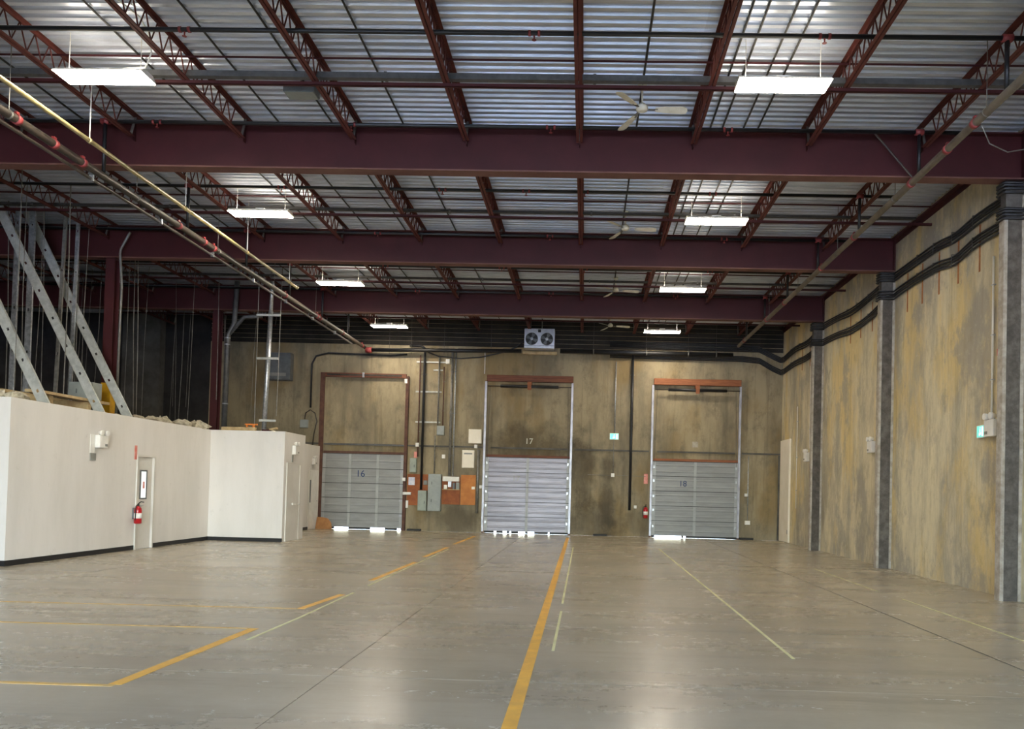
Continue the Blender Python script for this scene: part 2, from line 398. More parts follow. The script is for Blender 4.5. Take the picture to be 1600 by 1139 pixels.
struct('wall_left', MB().box(XL-0.25, XL, FY, YB, 0, 7.95), 'painted_shade_wall', 'far wall beyond the office block, coloured dark as if unlit')
struct('wall_front', MB().box(XL-0.25, OPEN[0], FY-0.25, FY, 0, 7.95).box(OPEN[1], XR+0.3, FY-0.25, FY, 0, 7.95).box(OPEN[0], OPEN[1], FY-0.25, FY, OPEN[2], 7.95), 'tan_concrete', 'concrete wall with a wide open doorway letting in daylight')
tag(MB().box(-60, 60, YB+0.26, YB+60, -0.30, -0.03).build('loading_apron', 'apron_concrete'), 'pale concrete apron outside the loading doors', 'pavement', None, 'structure')
tag(MB().box(-160, 160, FY-260, FY-0.26, -0.30, -0.03).build('entrance_apron', 'apron_concrete'), 'pale concrete apron outside the open doorway', 'pavement', None, 'structure')

# ------------------------------------------------------------------ roof deck
ce = struct('ceiling', MB().box(XL, XR, FY, YB, 7.80, 7.95), 'tray_grey', 'corrugated galvanised metal roof deck')
def deck_sheet_mesh(L):
    m = MB(); P = 0.16; prof = []
    for k in range(5):
        y = k*P
        prof += [(y, 0.0), (y+0.070, 0.0), (y+0.084, 0.045), (y+0.136, 0.045), (y+0.147, 0.020)]
    prof.append((5*P, 0.0))
    vs = [(x, y, z) for x in (0.0, L) for y, z in prof]; n = len(prof)
    m.add(vs, [(i, i+1, n+i+1, n+i) for i in range(n-1)])
    return m.mesh('deck_sheet')
SW = 5*0.16; SL = JS*3
dm = deck_sheet_mesh(SL); dm.materials.append(M['galvanised_deck'])
last_x = XR - SL*5; dm2 = deck_sheet_mesh(last_x - XL if last_x - XL > 0 else 1.0); dm2.materials.append(M['galvanised_deck'])
nrow = int((YB-FY)/SW) + 1
for j in range(nrow):
    y = YB - 0.01 - (j+1)*SW
    if y < FY - 0.5: break
    for i in range(6):
        x = XR - 0.01 - SL*(i+1); me = dm
        if i == 5: x = XL; me = dm2
        o = bpy.data.objects.new('deck_sheet', me); col.objects.link(o); o.parent = ce
        o.location = (x - ce.location.x, y - ce.location.y, DECK + (0.002 if (i+j) % 2 else 0) - ce.location.z)

# ------------------------------------------------------------------ steel beams and columns
BL = {4: 'deep maroon steel roof beam next to the loading-door wall', 3: 'deep maroon steel roof beam, second from the loading-door wall',
      2: 'deep maroon steel roof beam, third from the loading-door wall', 1: 'deep maroon steel roof beam, fourth from the loading-door wall',
      0: 'deep maroon steel roof beam, fifth from the loading-door wall'}
for k, y in enumerate(BEAM_Y):
    t = thing('roof_beam', (XR-0.02, y, BZ0), BL[k], 'beam', 'maroon roof beams')
    MB().box(XL+0.05, XR-0.02, y-0.012, y+0.012, BZ0+0.025, BZ1-0.025).build('web_plate', 'maroon_paint', t)
    MB().box(XL+0.05, XR-0.02, y-0.115, y+0.115, BZ0, BZ0+0.025).build('bottom_flange', 'flange_tan', t)
    MB().box(XL+0.05, XR-0.02, y-0.115, y+0.115, BZ1-0.025, BZ1).build('top_flange', 'maroon_paint', t)
    MB().box(XR-0.045, XR-0.021, y-0.11, y-0.0125, BZ0+0.026, BZ1-0.026).build('end_plate', 'maroon_paint', t)
    for j in range(-12, 4):
        x = JX0 + j*JS
        if x < XR-0.1: MB().box(x-0.006, x+0.006, y-0.11, y-0.0125, 7.30, BZ1-0.026).build('stiffener', 'maroon_paint', t)
for k in (2, 3, 4):
    y = BEAM_Y[k]
    t = thing('steel_column', (-11.36, y, 0), {2: 'maroon steel column under the third beam from the loading-door wall', 3: 'maroon steel column with yellow-painted foot behind the office wall', 4: 'maroon steel column beside the grey forked vent pipe'}[k], 'column', 'maroon columns')
    m = MB()
    for (a, b, c, d) in ((-0.11, 0.11, -0.11, -0.095), (-0.11, 0.11, 0.095, 0.11), (-0.008, 0.008, -0.095, 0.095)):
        m.box(-11.36+a, -11.36+b, y+c, y+d, 0, BZ0-0.02)
    m.build('shaft', 'maroon_paint', t)
    MB().box(-11.5, -11.22, y-0.14, y+0.14, BZ0-0.02, BZ0).build('cap_plate', 'maroon_paint', t)
    MB().box(-11.55, -11.17, y-0.19, y+0.19, 0, 0.025).build('base_plate', 'maroon_paint', t)
    if k == 3:
        MB().box(-11.474, -11.246, y-0.114, y+0.114, 0.03, 3.87).build('foot_guard', 'column_yellow', t)

# ------------------------------------------------------------------ open-web joists
def joist_proto():
    t = thing('roof_joist', (0, 0, 0))
    top = MB(); bot = MB()
    for s in (-1, 1):
        top.box(s*0.008 if s > 0 else -0.058, 0.058 if s > 0 else -0.008, -0.05, BAY-0.06, 7.734, 7.740)
        top.box(min(s*0.008, s*0.014), max(s*0.008, s*0.014), -0.05, BAY-0.06, 7.690, 7.734)
        bot.box(min(s*0.008, s*0.052), max(s*0.008, s*0.052), 0.14, BAY-0.14, 7.335, 7.342)
        bot.box(min(s*0.008, s*0.014), max(s*0.008, s*0.014), 0.14, BAY-0.14, 7.342, 7.385)
    top.build('top_chord', 'oxide_paint', t); bot.build('bottom_chord', 'oxide_paint', t)
    pts = []; n = 31; y0, y1 = 0.42, BAY-0.42
    for i in range(n+1): pts.append((0, y0+(y1-y0)*i/n, 7.375 if i % 2 == 0 else 7.70))
    MB().tube(pts, 0.012, 5).build('web_bar', 'oxide_paint', t)
    for a, b in ((0.16, 0.0), (BAY-0.16, BAY-0.01)):
        MB().tube([(0, a, 7.36), (0, b+(0.03 if b == 0 else -0.03), 7.70)], 0.022, 6).build('end_strut', 'grey_joist_end', t)
    return t
jp = joist_proto()
bays = {1: ('fourth roof bay from loading wall', 7.42), 2: ('third roof bay from loading wall', 12.67), 3: ('second roof bay from loading wall', 17.92), 4: ('first roof bay from loading wall', 23.17), 0: ('fifth roof bay from loading wall', 2.17)}
ORD = ['first', 'second', 'third', 'fourth', 'fifth', 'sixth', 'seventh', 'eighth', 'ninth', 'tenth', 'eleventh', 'twelfth', 'thirteenth']
first = True
for b in (1, 2, 3, 4, 0):
    for j in range(-9, 4):
        if b == 4 and j < -8: continue
        t = jp if first else copy_tree(jp); first = False
        y = bays[b][1]; t.location = (JX0+j*JS, y, 0)
        if b == 4: t.scale = (1, (YB-23.17-0.02)/BAY, 1)
        tag(t, f'red oxide open-web joist, {ORD[3-j]} from the pilastered wall, {bays[b][0]}', 'joist', 'roof joists')

# cross bridging: two angles per bay, at the bottom and the top of the joists
for b in (1, 2, 3, 4):
    y = bays[b][1] + 3.30
    if b == 4: y = bays[b][1] + 2.55
    for z, nm in ((7.284, 'bottom'), (7.66, 'top')):
        m = MB()
        if nm == 'bottom': m.box(-16.5, XR-0.01, y, y+0.045, z, z+0.006).box(-16.5, XR-0.01, y, y+0.006, z, z+0.05)
        else: m.box(-16.5, XR-0.01, y, y+0.035, z+0.024, z+0.029).box(-16.5, XR-0.01, y, y+0.006, z, z+0.024)
        tag(m.build('bridging_angle', 'maroon_paint'), f'thin maroon bridging angle at joist {nm}s, ' + bays[b][0], 'steel angle', 'joist bridging')
    # grey wireway threaded through the joist webs beside the bridging
    t = thing('cable_wireway', (0, y+0.12, 7.43), 'grey wireway threaded through the joists, ' + bays[b][0], 'wireway', 'ceiling wireways')
    hh = 0.085 if b == 1 else 0.045
    MB().box(-16.5, XR-0.3, y+0.08, y+0.17, 7.44, 7.44+hh).build('trough', 'tray_grey' if b == 1 else 'deck_conduit', t)
    for x in range(-15, 7, 3): MB().box(x-0.02, x+0.02, y+0.072, y+0.178, 7.432, 7.448+hh).build('coupling', 'tray_grey', t)

# ------------------------------------------------------------------ sprinkler pipes
PZ = 7.46
def coupling(m, c, r, L, axis):
    m.lathe(Vector(c), [(r*0.9, -L/2), (r*1.24, -L/2), (r*1.24, L/2), (r*0.9, L/2)], 10, axis); return m
LN = ['first', 'second', 'third', 'fourth', 'fifth', 'sixth', 'seventh']
by = [9.72, 12.27, 14.93, 17.58, 20.2, 22.75, 25.3]
heads = [[-9.0, -5.4, -0.85, 2.85], [-7.2, -4.0, -0.75, 2.1], [-6.2, -3.0, -1.35, -0.2, 2.3], [-5.0, -1.0, 3.0], [-5.5, -2.4, -0.2, 3.1], [-5.2, -1.2, 2.5], [-5.2, -1.2, 2.5]]
for k, y in enumerate(by):
    t = thing('sprinkler_branch', (5.2, y, PZ), f'black sprinkler branch pipe through the joists, {LN[len(by)-1-k]} from the loading wall', 'pipe', 'sprinkler branch lines')
    r = 0.030 if k < 5 else 0.034
    MB().tube([(-16.5, y, PZ), (5.9, y, PZ)], r, 10).build('branch_pipe', 'black_pipe', t, True)
    for X in (-8.0, 5.2):
        MB().tube([(X, y, 6.812 if X > 0 else 6.618), (X, y, PZ)], 0.03, 8).build('riser', 'black_pipe', t, True)
        coupling(MB(), (X, y, PZ), 0.04, 0.13, 'X').build('tee_fitting', 'red_fitting', t, True)
    for x in heads[k]:
        for dx in (0, 0.12): coupling(MB(), (x+dx, y, PZ), r, 0.035, 'X').build('clamp', 'red_fitting', t, True)
        MB().lathe((x+0.06, y, PZ-0.09), [(0.03, 0), (0.03, 0.004), (0.008, 0.01), (0.012, 0.06)], 8).build('sprinkler_head', 'red_fitting', t)
def main_pipe(label, X, Z, r, mat, y0, y1, cps, extra=None):
    t = thing('sprinkler_main', (X, y0, Z), label, 'pipe', 'sprinkler mains')
    MB().tube([(X, y0, Z), (X, y1, Z)], r, 14).build('main_pipe', mat, t, True)
    for y in cps:
        c = coupling(MB(), (X, y, Z), r, 0.07, 'Y').build('coupling', 'red_fitting', t, True)
        MB().box(X-0.02, X+0.02, y-0.03, y+0.03, Z+r*1.25, Z+r*1.25+0.03).build('bolt_lug', 'red_fitting', c)
    for y in range(int(y0)+1, int(y1), 3):
        MB().tube([(X, y+0.2, Z+r), (X, y+0.2, DECK)], 0.006, 5).build('hanger_rod', 'conduit_grey', t)
        coupling(MB(), (X, y+0.2, Z), r*0.9, 0.025, 'Y').build('hanger_ring', 'conduit_grey', t, True)
    return t
main_pipe('taupe sprinkler main pipe slung under the beams near the pilastered wall', 5.2, 6.75, 0.055, 'brown_pipe', -6, 26.6, [10.5, 11.3, 12.55, 15.2, 17.3, 20.5, 22.5, 25.6])
ml = main_pipe('dark sprinkler main pipe with red couplings above the white office', -8.0, 6.55, 0.060, 'dark_pipe', -6, 27.2, [10.35, 11.1, 11.75, 14.6, 15.6, 16.0, 19.9, 22.3, 22.55, 24.7, 26.9])
t = thing('conduit_run', (-8.0, -6, 6.42), 'slim grey conduit clipped beneath the dark sprinkler main', 'conduit')
MB().tube([(-8.02, -6, 6.40), (-8.02, 25.8, 6.40)], 0.026, 8).build('conduit_tube', 'dark_pipe', t, True)
for y in range(8, 26, 2): MB().box(-8.05, -7.98, y-0.012, y+0.012, 6.365, 6.46).build('clip', 'galvanised', t)
t = thing('gas_pipe', (-7.5, -6, 6.63), 'slender pale yellow gas pipe slung beside the dark sprinkler main', 'pipe')
MB().tube([(-7.5, -6, 6.63), (-7.5, 19.4, 6.63)], 0.034, 10).build('pipe_run', 'gas_pipe', t, True)
for y in (9.0, 11.15, 13.9, 16.5, 18.9):
    MB().tube([(-7.5, y, 6.66), (-7.5, y, DECK)], 0.008, 6).build('hanger_rod', 'white_plastic', t); coupling(MB(), (-7.5, y, 6.63), 0.034, 0.05, 'Y').build('coupling', 'gas_pipe', t, True)
coupling(MB(), (-7.5, 19.4, 6.63), 0.036, 0.06, 'Y').build('end_cap', 'gas_pipe', t, True)
tag(MB().tube([(4.55, 12.50, 7.58), (5.16, 12.42, 6.80)], 0.016, 6).build('sway_brace', 'dark_pipe'), 'dark diagonal sway brace from maroon beam to taupe sprinkler main', 'brace')
pts = [(5.265, 10.45, 6.70), (5.45, 10.6, 6.52), (5.75, 10.7, 6.45), (6.1, 10.8, 6.55), (6.5, 10.9, 6.85), (7.05, 11.0, 7.2)]
tag(MB().tube(pts, 0.008, 6).build('loose_wire', 'conduit_grey', None, True), 'thin pale wire looping from taupe sprinkler main to the wall', 'wire')

# conduits strapped along the deck
for i, x in enumerate((-8.7, -6.57, -5.33, -4.42, -3.21, 0.72, 1.95, 2.15, 2.50, 2.74)):
    m = MB().tube([(x, -6, 7.715), (x, 27.6, 7.715)], 0.016, 6)
    where = ['over the office wall', 'above the row of lights near the office', 'first right of the office-side lights', 'second right of the office-side lights', 'above the gap between loading doors 16 and 17', 'carrying the ceiling fans', 'leftmost of four above the wall-side lights', 'second of four above the wall-side lights', 'third of four above the wall-side lights', 'fourth of four above the wall-side lights'][i]
    tag(m.build('deck_conduit', 'deck_conduit', None, True), 'thin dark conduit along the roof deck ' + where, 'conduit', 'roof deck conduits')
t = thing('junction_box', (-4.45, 11.45, 7.50), 'small blue-grey junction box hung from the roof deck', 'junction box')
MB().bevbox(-4.70, -4.22, 11.35, 11.6, 7.52, 7.64, 0.008).build('box_body', 'cabinet_dark_grey', t)
MB().box(-4.68, -4.24, 11.36, 11.59, 7.512, 7.519).build('cover', 'cabinet_grey', t)
MB().box(-4.48, -4.44, 11.45, 11.49, 7.641, 7.735).build('stem', 'conduit_grey', t)

# ------------------------------------------------------------------ hanging lights
LZ = 7.12
def light_proto():
    t = thing('ceiling_light', (0, 0, 0))
    m = MB()
    m.prism([(-0.61, -0.10, 0.075), (-0.61, 0.10, 0.075), (-0.61, 0.195, 0.0), (-0.61, 0.185, 0.0), (-0.61, 0.095, 0.068), (-0.61, -0.095, 0.068), (-0.61, -0.185, 0.0), (-0.61, -0.195, 0.0)], (1.22, 0, 0))
    m.build('housing', 'white_plastic', t)
    for s in (-1, 1):
        MB().prism([(s*0.612, -0.19, 0.0), (s*0.612, 0.19, 0.0), (s*0.612, 0.10, 0.075), (s*0.612, -0.10, 0.075)], (s*0.006, 0, 0)).build('end_cap', 'white_plastic', t)
        MB().tube([(s*0.50, 0, 0.075), (s*0.50, 0, DECK-LZ)], 0.005, 5).build('hanger_wire', 'white_plastic', t)
    MB().box(-0.605, 0.605, -0.18, 0.18, -0.008, 0.012).build('lens', 'lens_glow', t)
    for s in (-1, 1): MB().box(s*0.345-0.2, s*0.345+0.2, -0.06, 0.06, 0.076, 0.082).build('uplight_slot', 'slot_glow', t)
    MB().box(-0.09, 0.09, -0.05, 0.05, 0.076, 0.115).build('driver_box', 'white_plastic', t)
    return t
lp = light_proto(); first = True
NTH = ['fourth', 'third', 'second', 'first']
for X, row in ((2.53, 'nearer the pilastered wall'), (-6.74, 'nearer the white office')):
    for k, y in enumerate((10.28, 15.5, 20.8, 26.3)):
        t = lp if first else copy_tree(lp); first = False
        t.location = (X if X > 0 else X - 0.05*k, y, LZ); tag(t, f'glowing suspended ceiling light, {NTH[k]} from the loading doors in the row {row}', 'light', 'hanging warehouse lights')
t = thing('power_cord', (-6.2, 10.3, 7.2), 'white power cord arching down to the fourth office-side ceiling light', 'cord')
MB().tube([(-6.30, 9.3, 7.73), (-6.12, 9.5, 7.72), (-6.0, 9.8, 7.68), (-5.98, 10.0, 7.58), (-6.02, 10.15, 7.40), (-6.15, 10.25, 7.25), (-6.5, 10.28, 7.24), (-6.66, 10.28, 7.24)], 0.012, 6).build('cord_run', 'white_plastic', t, True)
MB().lathe((-6.30, 9.3, 7.705), [(0.03, 0), (0.03, 0.03)], 8).build('plug', 'white_plastic', t)

# ------------------------------------------------------------------ ceiling fans
def fan_proto():
    t = thing('ceiling_fan', (0, 0, 0))
    MB().lathe((0, 0, 0.32), [(0.02, -0.05), (0.055, -0.03), (0.065, 0.0), (0.065, 0.03)], 14).build('canopy', 'fan_white', t, True)
    MB().tube([(0, 0, 0.08), (0, 0, 0.28)], 0.014, 8).build('downrod', 'fan_white', t, True)
    MB().lathe((0, 0, -0.04), [(0.04, -0.02), (0.085, 0.0), (0.09, 0.035), (0.075, 0.07), (0.03, 0.11)], 18).build('motor', 'fan_white', t, True)
    for k in range(3):
        a = math.radians(-4 + 120*k); R = Matrix.Rotation(a, 3, 'Z')
        out = [(0.20, -0.045), (0.34, -0.065), (0.62, -0.075), (0.67, -0.05), (0.68, 0.0), (0.66, 0.055), (0.60, 0.07), (0.34, 0.055), (0.20, 0.04)]
        pts = [R @ Vector((x, y, -0.03 - y*0.25 - x*0.05)) for x, y in out]
        bl = MB().prism(pts, (0, 0, 0.008)).build('blade', 'fan_white', t)
        MB().prism([R @ Vector(p) for p in ((0.10, -0.015, -0.025), (0.24, -0.03, -0.04), (0.24, 0.03, -0.03), (0.10, 0.015, -0.025))], (0, 0, -0.006)).build('blade_arm', 'conduit_grey', bl)
    return t
fp = fan_proto()
for k, (x, y) in enumerate(((0.72, 11.45), (0.75, 16.7), (0.75, 21.9), (0.76, 26.6))):
    t = fp if k == 0 else copy_tree(fp); t.location = (x, y, 7.385)
    tag(t, f'cream three-blade ceiling fan, {NTH[k]} from the loading-door wall', 'fan', 'ceiling fans')

# ------------------------------------------------------------------ loading doors
def dock_door(n, num, x0, x1, cols_x, mat, label, gaps, ribs):
    y0 = YB - 0.075; y1 = YB - 0.025
    t = thing(f'door_{n}', ((x0+x1)/2, YB, 0), label, 'door', None, 'structure')
    zb = 0.075; H = (DTOP - zb)/5
    for k in range(5):
        a = zb + k*H; b = a + H - 0.02
        m = MB().box(x0-0.03, x1+0.03, y0+0.018, y1, a, b)
        m.box(x0-0.03, x1+0.03, y0+0.002, y0+0.018, a, a+0.04).box(x0-0.03, x1+0.03, y0+0.006, y0+0.018, b-0.03, b)
        for r in range(ribs):
            z = a + 0.04 + (H-0.08)*(r+0.5)/ribs
            m.prism([(x0-0.03, y0+0.018, z-0.035), (x0-0.03, y0+0.008, z-0.015), (x0-0.03, y0+0.008, z+0.015), (x0-0.03, y0+0.018, z+0.035)], (x1-x0+0.06, 0, 0))
        s = m.build('door_section', mat, t)
        for x in cols_x:
            wd = 0.06 if x in (cols_x[0], cols_x[-1]) else 0.045
            MB().box(x-wd, x+wd, y0-0.012, y0+0.012, a, b).build('stile', 'door_stile', s)
    MB().box(x0-0.03, x1+0.03, y1, y1+0.015, zb, DTOP).build('door_backing', 'black_rubber', t)
    px = x0 - 0.03
    for g0, g1 in gaps + [(x1+0.03, x1+0.03)]:
        if g0 - px > 0.02: MB().box(px, g0, y0+0.01, y1, 0.004, 0.073).build('bottom_seal', 'black_rubber', t)
        px = g1
    return t
def stiles(x0, x1, mids): return [x0+0.02] + mids + [x1-0.02]
x0, x1 = DOORS[0]
d = dock_door(1, '16', x0, x1, stiles(x0, x1, [x0+0.98, x1-0.92]), 'door_grey', 'grey ribbed sectional loading door marked 16 in a rust-brown frame', [(x0+0.20, x0+0.28), (x0+0.46, x0+0.98), (x0+1.78, x0+2.32), (x1-0.15, x1-0.02)], 1)
text_mesh('door_number', '16', 0.34, (-8.17, YB-0.09, 2.02), 'navy_paint', d)
m = MB().box(-9.74, -9.58, YB-0.13, YB-0.08, 0, 5.70).box(-9.74, -9.70, YB-0.08, YB-0.002, 0, 5.70); m.build('frame_post', 'rust_paint', d)
m = MB().box(-6.60, -6.49, YB-0.13, YB-0.08, 0, 5.62).box(-6.53, -6.49, YB-0.08, YB-0.002, 0, 5.62); m.build('frame_post', 'rust_paint', d)
MB().box(-9.58, -6.60, YB-0.12, YB-0.002, 5.55, 5.70).build('frame_header', 'timber_red', d)
MB().box(-9.5, -6.75, YB-0.14, YB-0.121, 5.60, 5.66).build('spring_shaft', 'dark_pipe', d)
MB().box(-8.2, -8.13, YB-0.15, YB-0.121, 5.54, 5.72).build('shaft_bracket', 'galvanised', d)
MB().box(-6.64, -6.54, YB-0.17, YB-0.131, 5.36, 5.52).build('pulley', 'white_plastic', d)
MB().box(x0-0.02, x1+0.02, YB-0.07, YB-0.002, DTOP+0.005, DTOP+0.08).build('lintel_strip', 'rust_paint', d)
MB().box(-9.56, -6.62, YB-0.09, YB-0.036, 3.06, 3.12).build('cross_bar', 'tray_grey', d)
for z in (0.5, 1.05, 1.6, 2.1, 2.55): MB().box(-6.72, -6.62, YB-0.115, YB-0.08, z, z+0.07).build('roller', 'bright_rail', d)

def lift_door(n, num, x0, x1, mat, label, gaps, hdr, wallnum):
    d = dock_door(n, num, x0, x1, stiles(x0, x1, [(x0+x1)/2]), mat, label, gaps, 2)
    for s, x in ((-1, x0-0.09), (1, x1+0.06)):
        m = MB().box(x-0.035, x+0.035, YB-0.14, YB-0.13, 0.05, 5.5).box(x-s*0.035-0.005, x-s*0.035+0.005, YB-0.13, YB-0.09, 0.05, 5.5)
        m.build('lift_rail', 'bright_rail', d)
        MB().box(x-0.03, x+0.03, YB-0.129, YB-0.002, 0, 5.52).build('rail_angle', 'rust_paint', d)
        MB().tube([(x-s*0.10, YB-0.10, 2.6), (x-s*0.16, YB-0.10, 5.36)], 0.006, 5).build('lift_cable', 'dark_pipe', d)
        for z in (0.35, 0.95, 1.45, 2.0, 2.5): MB().box(x-s*0.10-0.03, x-s*0.10+0.03, YB-0.115, YB-0.08, z, z+0.09).build('roller', 'galvanised', d)
    MB().bevbox(x0-0.06, x1+0.08, YB-0.16, YB-0.002, 5.51, 5.74, 0.01).build('header_beam', hdr, d)
    c = (x0+x1)/2
    MB().tube([(c-1.05, YB-0.20, 5.33), (c+1.05, YB-0.20, 5.33)], 0.055, 10).build('torsion_spring', 'black_pipe', d, True)
    MB().tube([(x0-0.02, YB-0.20, 5.33), (x1+0.02, YB-0.20, 5.33)], 0.016, 8).build('spring_shaft', 'dark_pipe', d, True)
    MB().box(c-0.08, c+0.08, YB-0.22, YB-0.002, 5.40, 5.50).build('shaft_bracket', 'timber_orange', d)
    MB().box(c-0.07, c+0.07, YB-0.275, YB-0.24, 5.2, 5.42).build('anchor_plate', 'timber_orange', d)
    MB().box(x0-0.02, x1+0.02, YB-0.09, YB-0.002, DTOP+0.005, DTOP+0.085).build('lintel_strip', hdr, d)
    return d
x0, x1 = DOORS[1]
d = lift_door(2, '17', x0, x1, 'door_silver', 'shiny silver sectional loading door marked 17 between bright rails', [(x0+0.33, x0+0.42), (x0+0.66, x0+0.80), (x0+0.9, x0+0.96), (x0+1.22, x0+1.46), (x0+1.56, x0+1.80), (x0+2.3, x0+2.35)], 'timber_red', True)
text_mesh('door_number', '17', 0.29, (-2.49, YB-0.095, 1.99), 'card_grey', d)
text_mesh('wall_number', '17', 0.30, (-2.06, YB-0.006, 3.35), 'white_paint', d)
x0, x1 = DOORS[2]
d = lift_door(3, '18', x0, x1, 'door_grey', 'grey ribbed sectional loading door marked 18 between bright rails', [(x0+0.08, x0+1.05), (x0+1.12, x0+1.2)], 'timber_orange', False)
text_mesh('door_number', '18', 0.29, (3.54, YB-0.095, 1.95), 'navy_paint', d)
MB().box(3.86, 4.07, YB-0.006, YB-0.002, 3.28, 3.49).build('sticker', 'pale_edge', d)
for x, lab in ((-6.15, 'black rubber bumper strip on the floor below plywood board'), (0.6, 'black rubber bumper strip at the wall between doors 17 and 18'), (5.85, 'black rubber bumper strip at the wall beside door 18')):
    m = MB().bevbox(x-0.25, x+0.25, YB-0.16, YB-0.005, 0, 0.07, 0.012); tag(m.build('rubber_bumper', 'black_rubber'), lab, 'bumper', 'rubber bumpers')

# ------------------------------------------------------------------ electrical gear on the loading wall
def wbox(name, label, cat, x0, x1, z0, z1, mat, dep=0.15, door=True, knobs=(), group=None, back=0.0, strip=None, y=YB):
    t = thing(name, ((x0+x1)/2, y-back, z0), label, cat, group)
    y1 = y-back-0.002; y0 = y1-dep
    MB().bevbox(x0, x1, y0, y1, z0, z1, 0.006).build('case', mat, t)
    if door:
        dd = MB().bevbox(x0+0.012, x1-0.012, y0-0.012, y0-0.001, z0+0.012, z1-0.012, 0.004).build('cover', mat, t)
        for kx, kz in knobs: MB().bevbox(kx-0.012, kx+0.012, y0-0.03, y0-0.0121, kz-0.05, kz+0.05, 0.004).build('latch', 'cabinet_dark_grey', dd)
        if strip: MB().box(strip[0], strip[1], y0-0.016, y0-0.0121, strip[2], strip[3]).build('print_strip', 'card_grey', dd)
    return t
def board(name, label, x0, x1, z0, z1, mat, th=0.018):
    return tag(MB().bevbox(x0, x1, YB-0.002-th, YB-0.002, z0, z1, 0.002).build(name, mat), label, 'board')
board('plywood_board', 'reddish plywood backing board beside the frame of door 16', -6.47, -5.68, 0.93, 2.06, 'plywood_dark')
board('plywood_board', 'reddish plywood backing board with shelf right of tall grey cabinet', -5.66, -4.52, 0.99, 2.0, 'plywood_dark')
board('plywood_board', 'bright orange plywood board nearest the rail of door 17', -4.50, -3.96, 0.99, 2.08, 'plywood_light', 0.03)
wbox('electrical_cabinet', 'tall pale grey electrical cabinet on the plywood board', 'cabinet', -5.66, -5.19, 0.74, 2.08, 'cabinet_grey', 0.22, True, [(-5.52, 1.75), (-5.52, 1.12)], back=0.025)
wbox('disconnect_box', 'low grey-green breaker box beside the tall electrical cabinet', 'breaker box', -6.03, -5.71, 0.74, 1.47, 'cabinet_green_grey', 0.17, True, [(-5.78, 1.05)], back=0.025)
wbox('disconnect_box', 'small grey-green switch box above the plywood by door 16', 'breaker box', -6.37, -6.13, 2.12, 2.64, 'cabinet_green_grey', 0.13, True, [(-6.20, 2.35)])
wbox('junction_box', 'small grey junction box at the foot of the wall conduits', 'junction box', -5.42, -5.15, 3.50, 3.84, 'cabinet_grey', 0.12)
wbox('control_box', 'cream control box high beside the rail of door 17', 'control box', -4.25, -3.78, 3.23, 3.74, 'cream_panel', 0.16)
wbox('sign_panel', 'cream notice panel with dark heading above the orange plywood', 'panel', -4.48, -4.03, 2.34, 2.98, 'cream_panel', 0.06, True, strip=(-4.41, -4.11, 2.83, 2.88))
wbox('switch_box', 'small white switch box under the cream control box', 'switch', -4.05, -3.93, 3.06, 3.19, 'white_plastic', 0.06)
wbox('outlet_box', 'white outlet box on the wall between the conduits', 'outlet', -5.22, -5.10, 2.66, 2.80, 'white_plastic', 0.06)
wbox('outlet_box', 'tiny white outlet box on the rusty conduit by door 16', 'outlet', -6.17, -6.05, 3.06, 3.20, 'white_plastic', 0.07, back=0.11)
wbox('door_sensor', 'white sensor box beside the left rail of door 17', 'sensor', -3.82, -3.72, 1.60, 1.72, 'white_plastic', 0.08)
wbox('door_sensor', 'white sensor box on the right frame post of door 16', 'sensor', -6.62, -6.50, 1.80, 1.92, 'white_plastic', 0.06, back=0.14)
wbox('door_sensor', 'white horizontal arm box on the door 16 frame', 'sensor', -6.58, -6.28, 1.30, 1.40, 'white_plastic', 0.06, back=0.14)
wbox('door_switch', 'narrow white switch low on the door 16 frame', 'switch', -6.49, -6.40, 0.82, 1.10, 'white_plastic', 0.06, back=0.025)
wbox('outlet_box', 'pale outlet box on the orange plywood board', 'outlet', -4.10, -3.98, 1.56, 1.66, 'cream_panel', 0.05, back=0.035)
wbox('outlet_box', 'pale outlet box on plywood above the low breaker box', 'outlet', -5.86, -5.72, 1.68, 1.84, 'card_grey', 0.06, back=0.025)
tag(MB().box(-6.42, -6.19, YB-0.027, YB-0.0215, 1.66, 1.95).build('notice', 'paper'), 'white notice sheet pinned to plywood beside door 16', 'notice')
tag(MB().box(-6.25, -6.14, YB-0.01, YB-0.003, 2.66, 2.88).build('warning_sign', 'red_sign'), 'small red warning sign above switch box by door 16', 'sign')
t = thing('wall_shelf', (-4.85, YB, 1.5), 'small shelf rack with white equipment on plywood board', 'shelf')
MB().box(-5.17, -4.53, YB-0.20, YB-0.022, 1.52, 1.545).build('shelf_board', 'raw_lumber', t)
MB().bevbox(-5.15, -4.55, YB-0.17, YB-0.022, 1.83, 2.00, 0.01).build('white_unit', 'white_plastic', t)
for x0, x1, z0, z1, mt in ((-5.10, -4.98, 1.547, 1.70, 'white_plastic'), (-4.95, -4.83, 1.62, 1.828, 'aluminium'), (-4.78, -4.70, 1.547, 1.78, 'cabinet_dark_grey'), (-4.66, -4.54, 1.547, 1.80, 'cabinet_grey')):
    MB().bevbox(x0, x1, YB-0.16, YB-0.022, z0, z1, 0.006).build('device', mt, t)
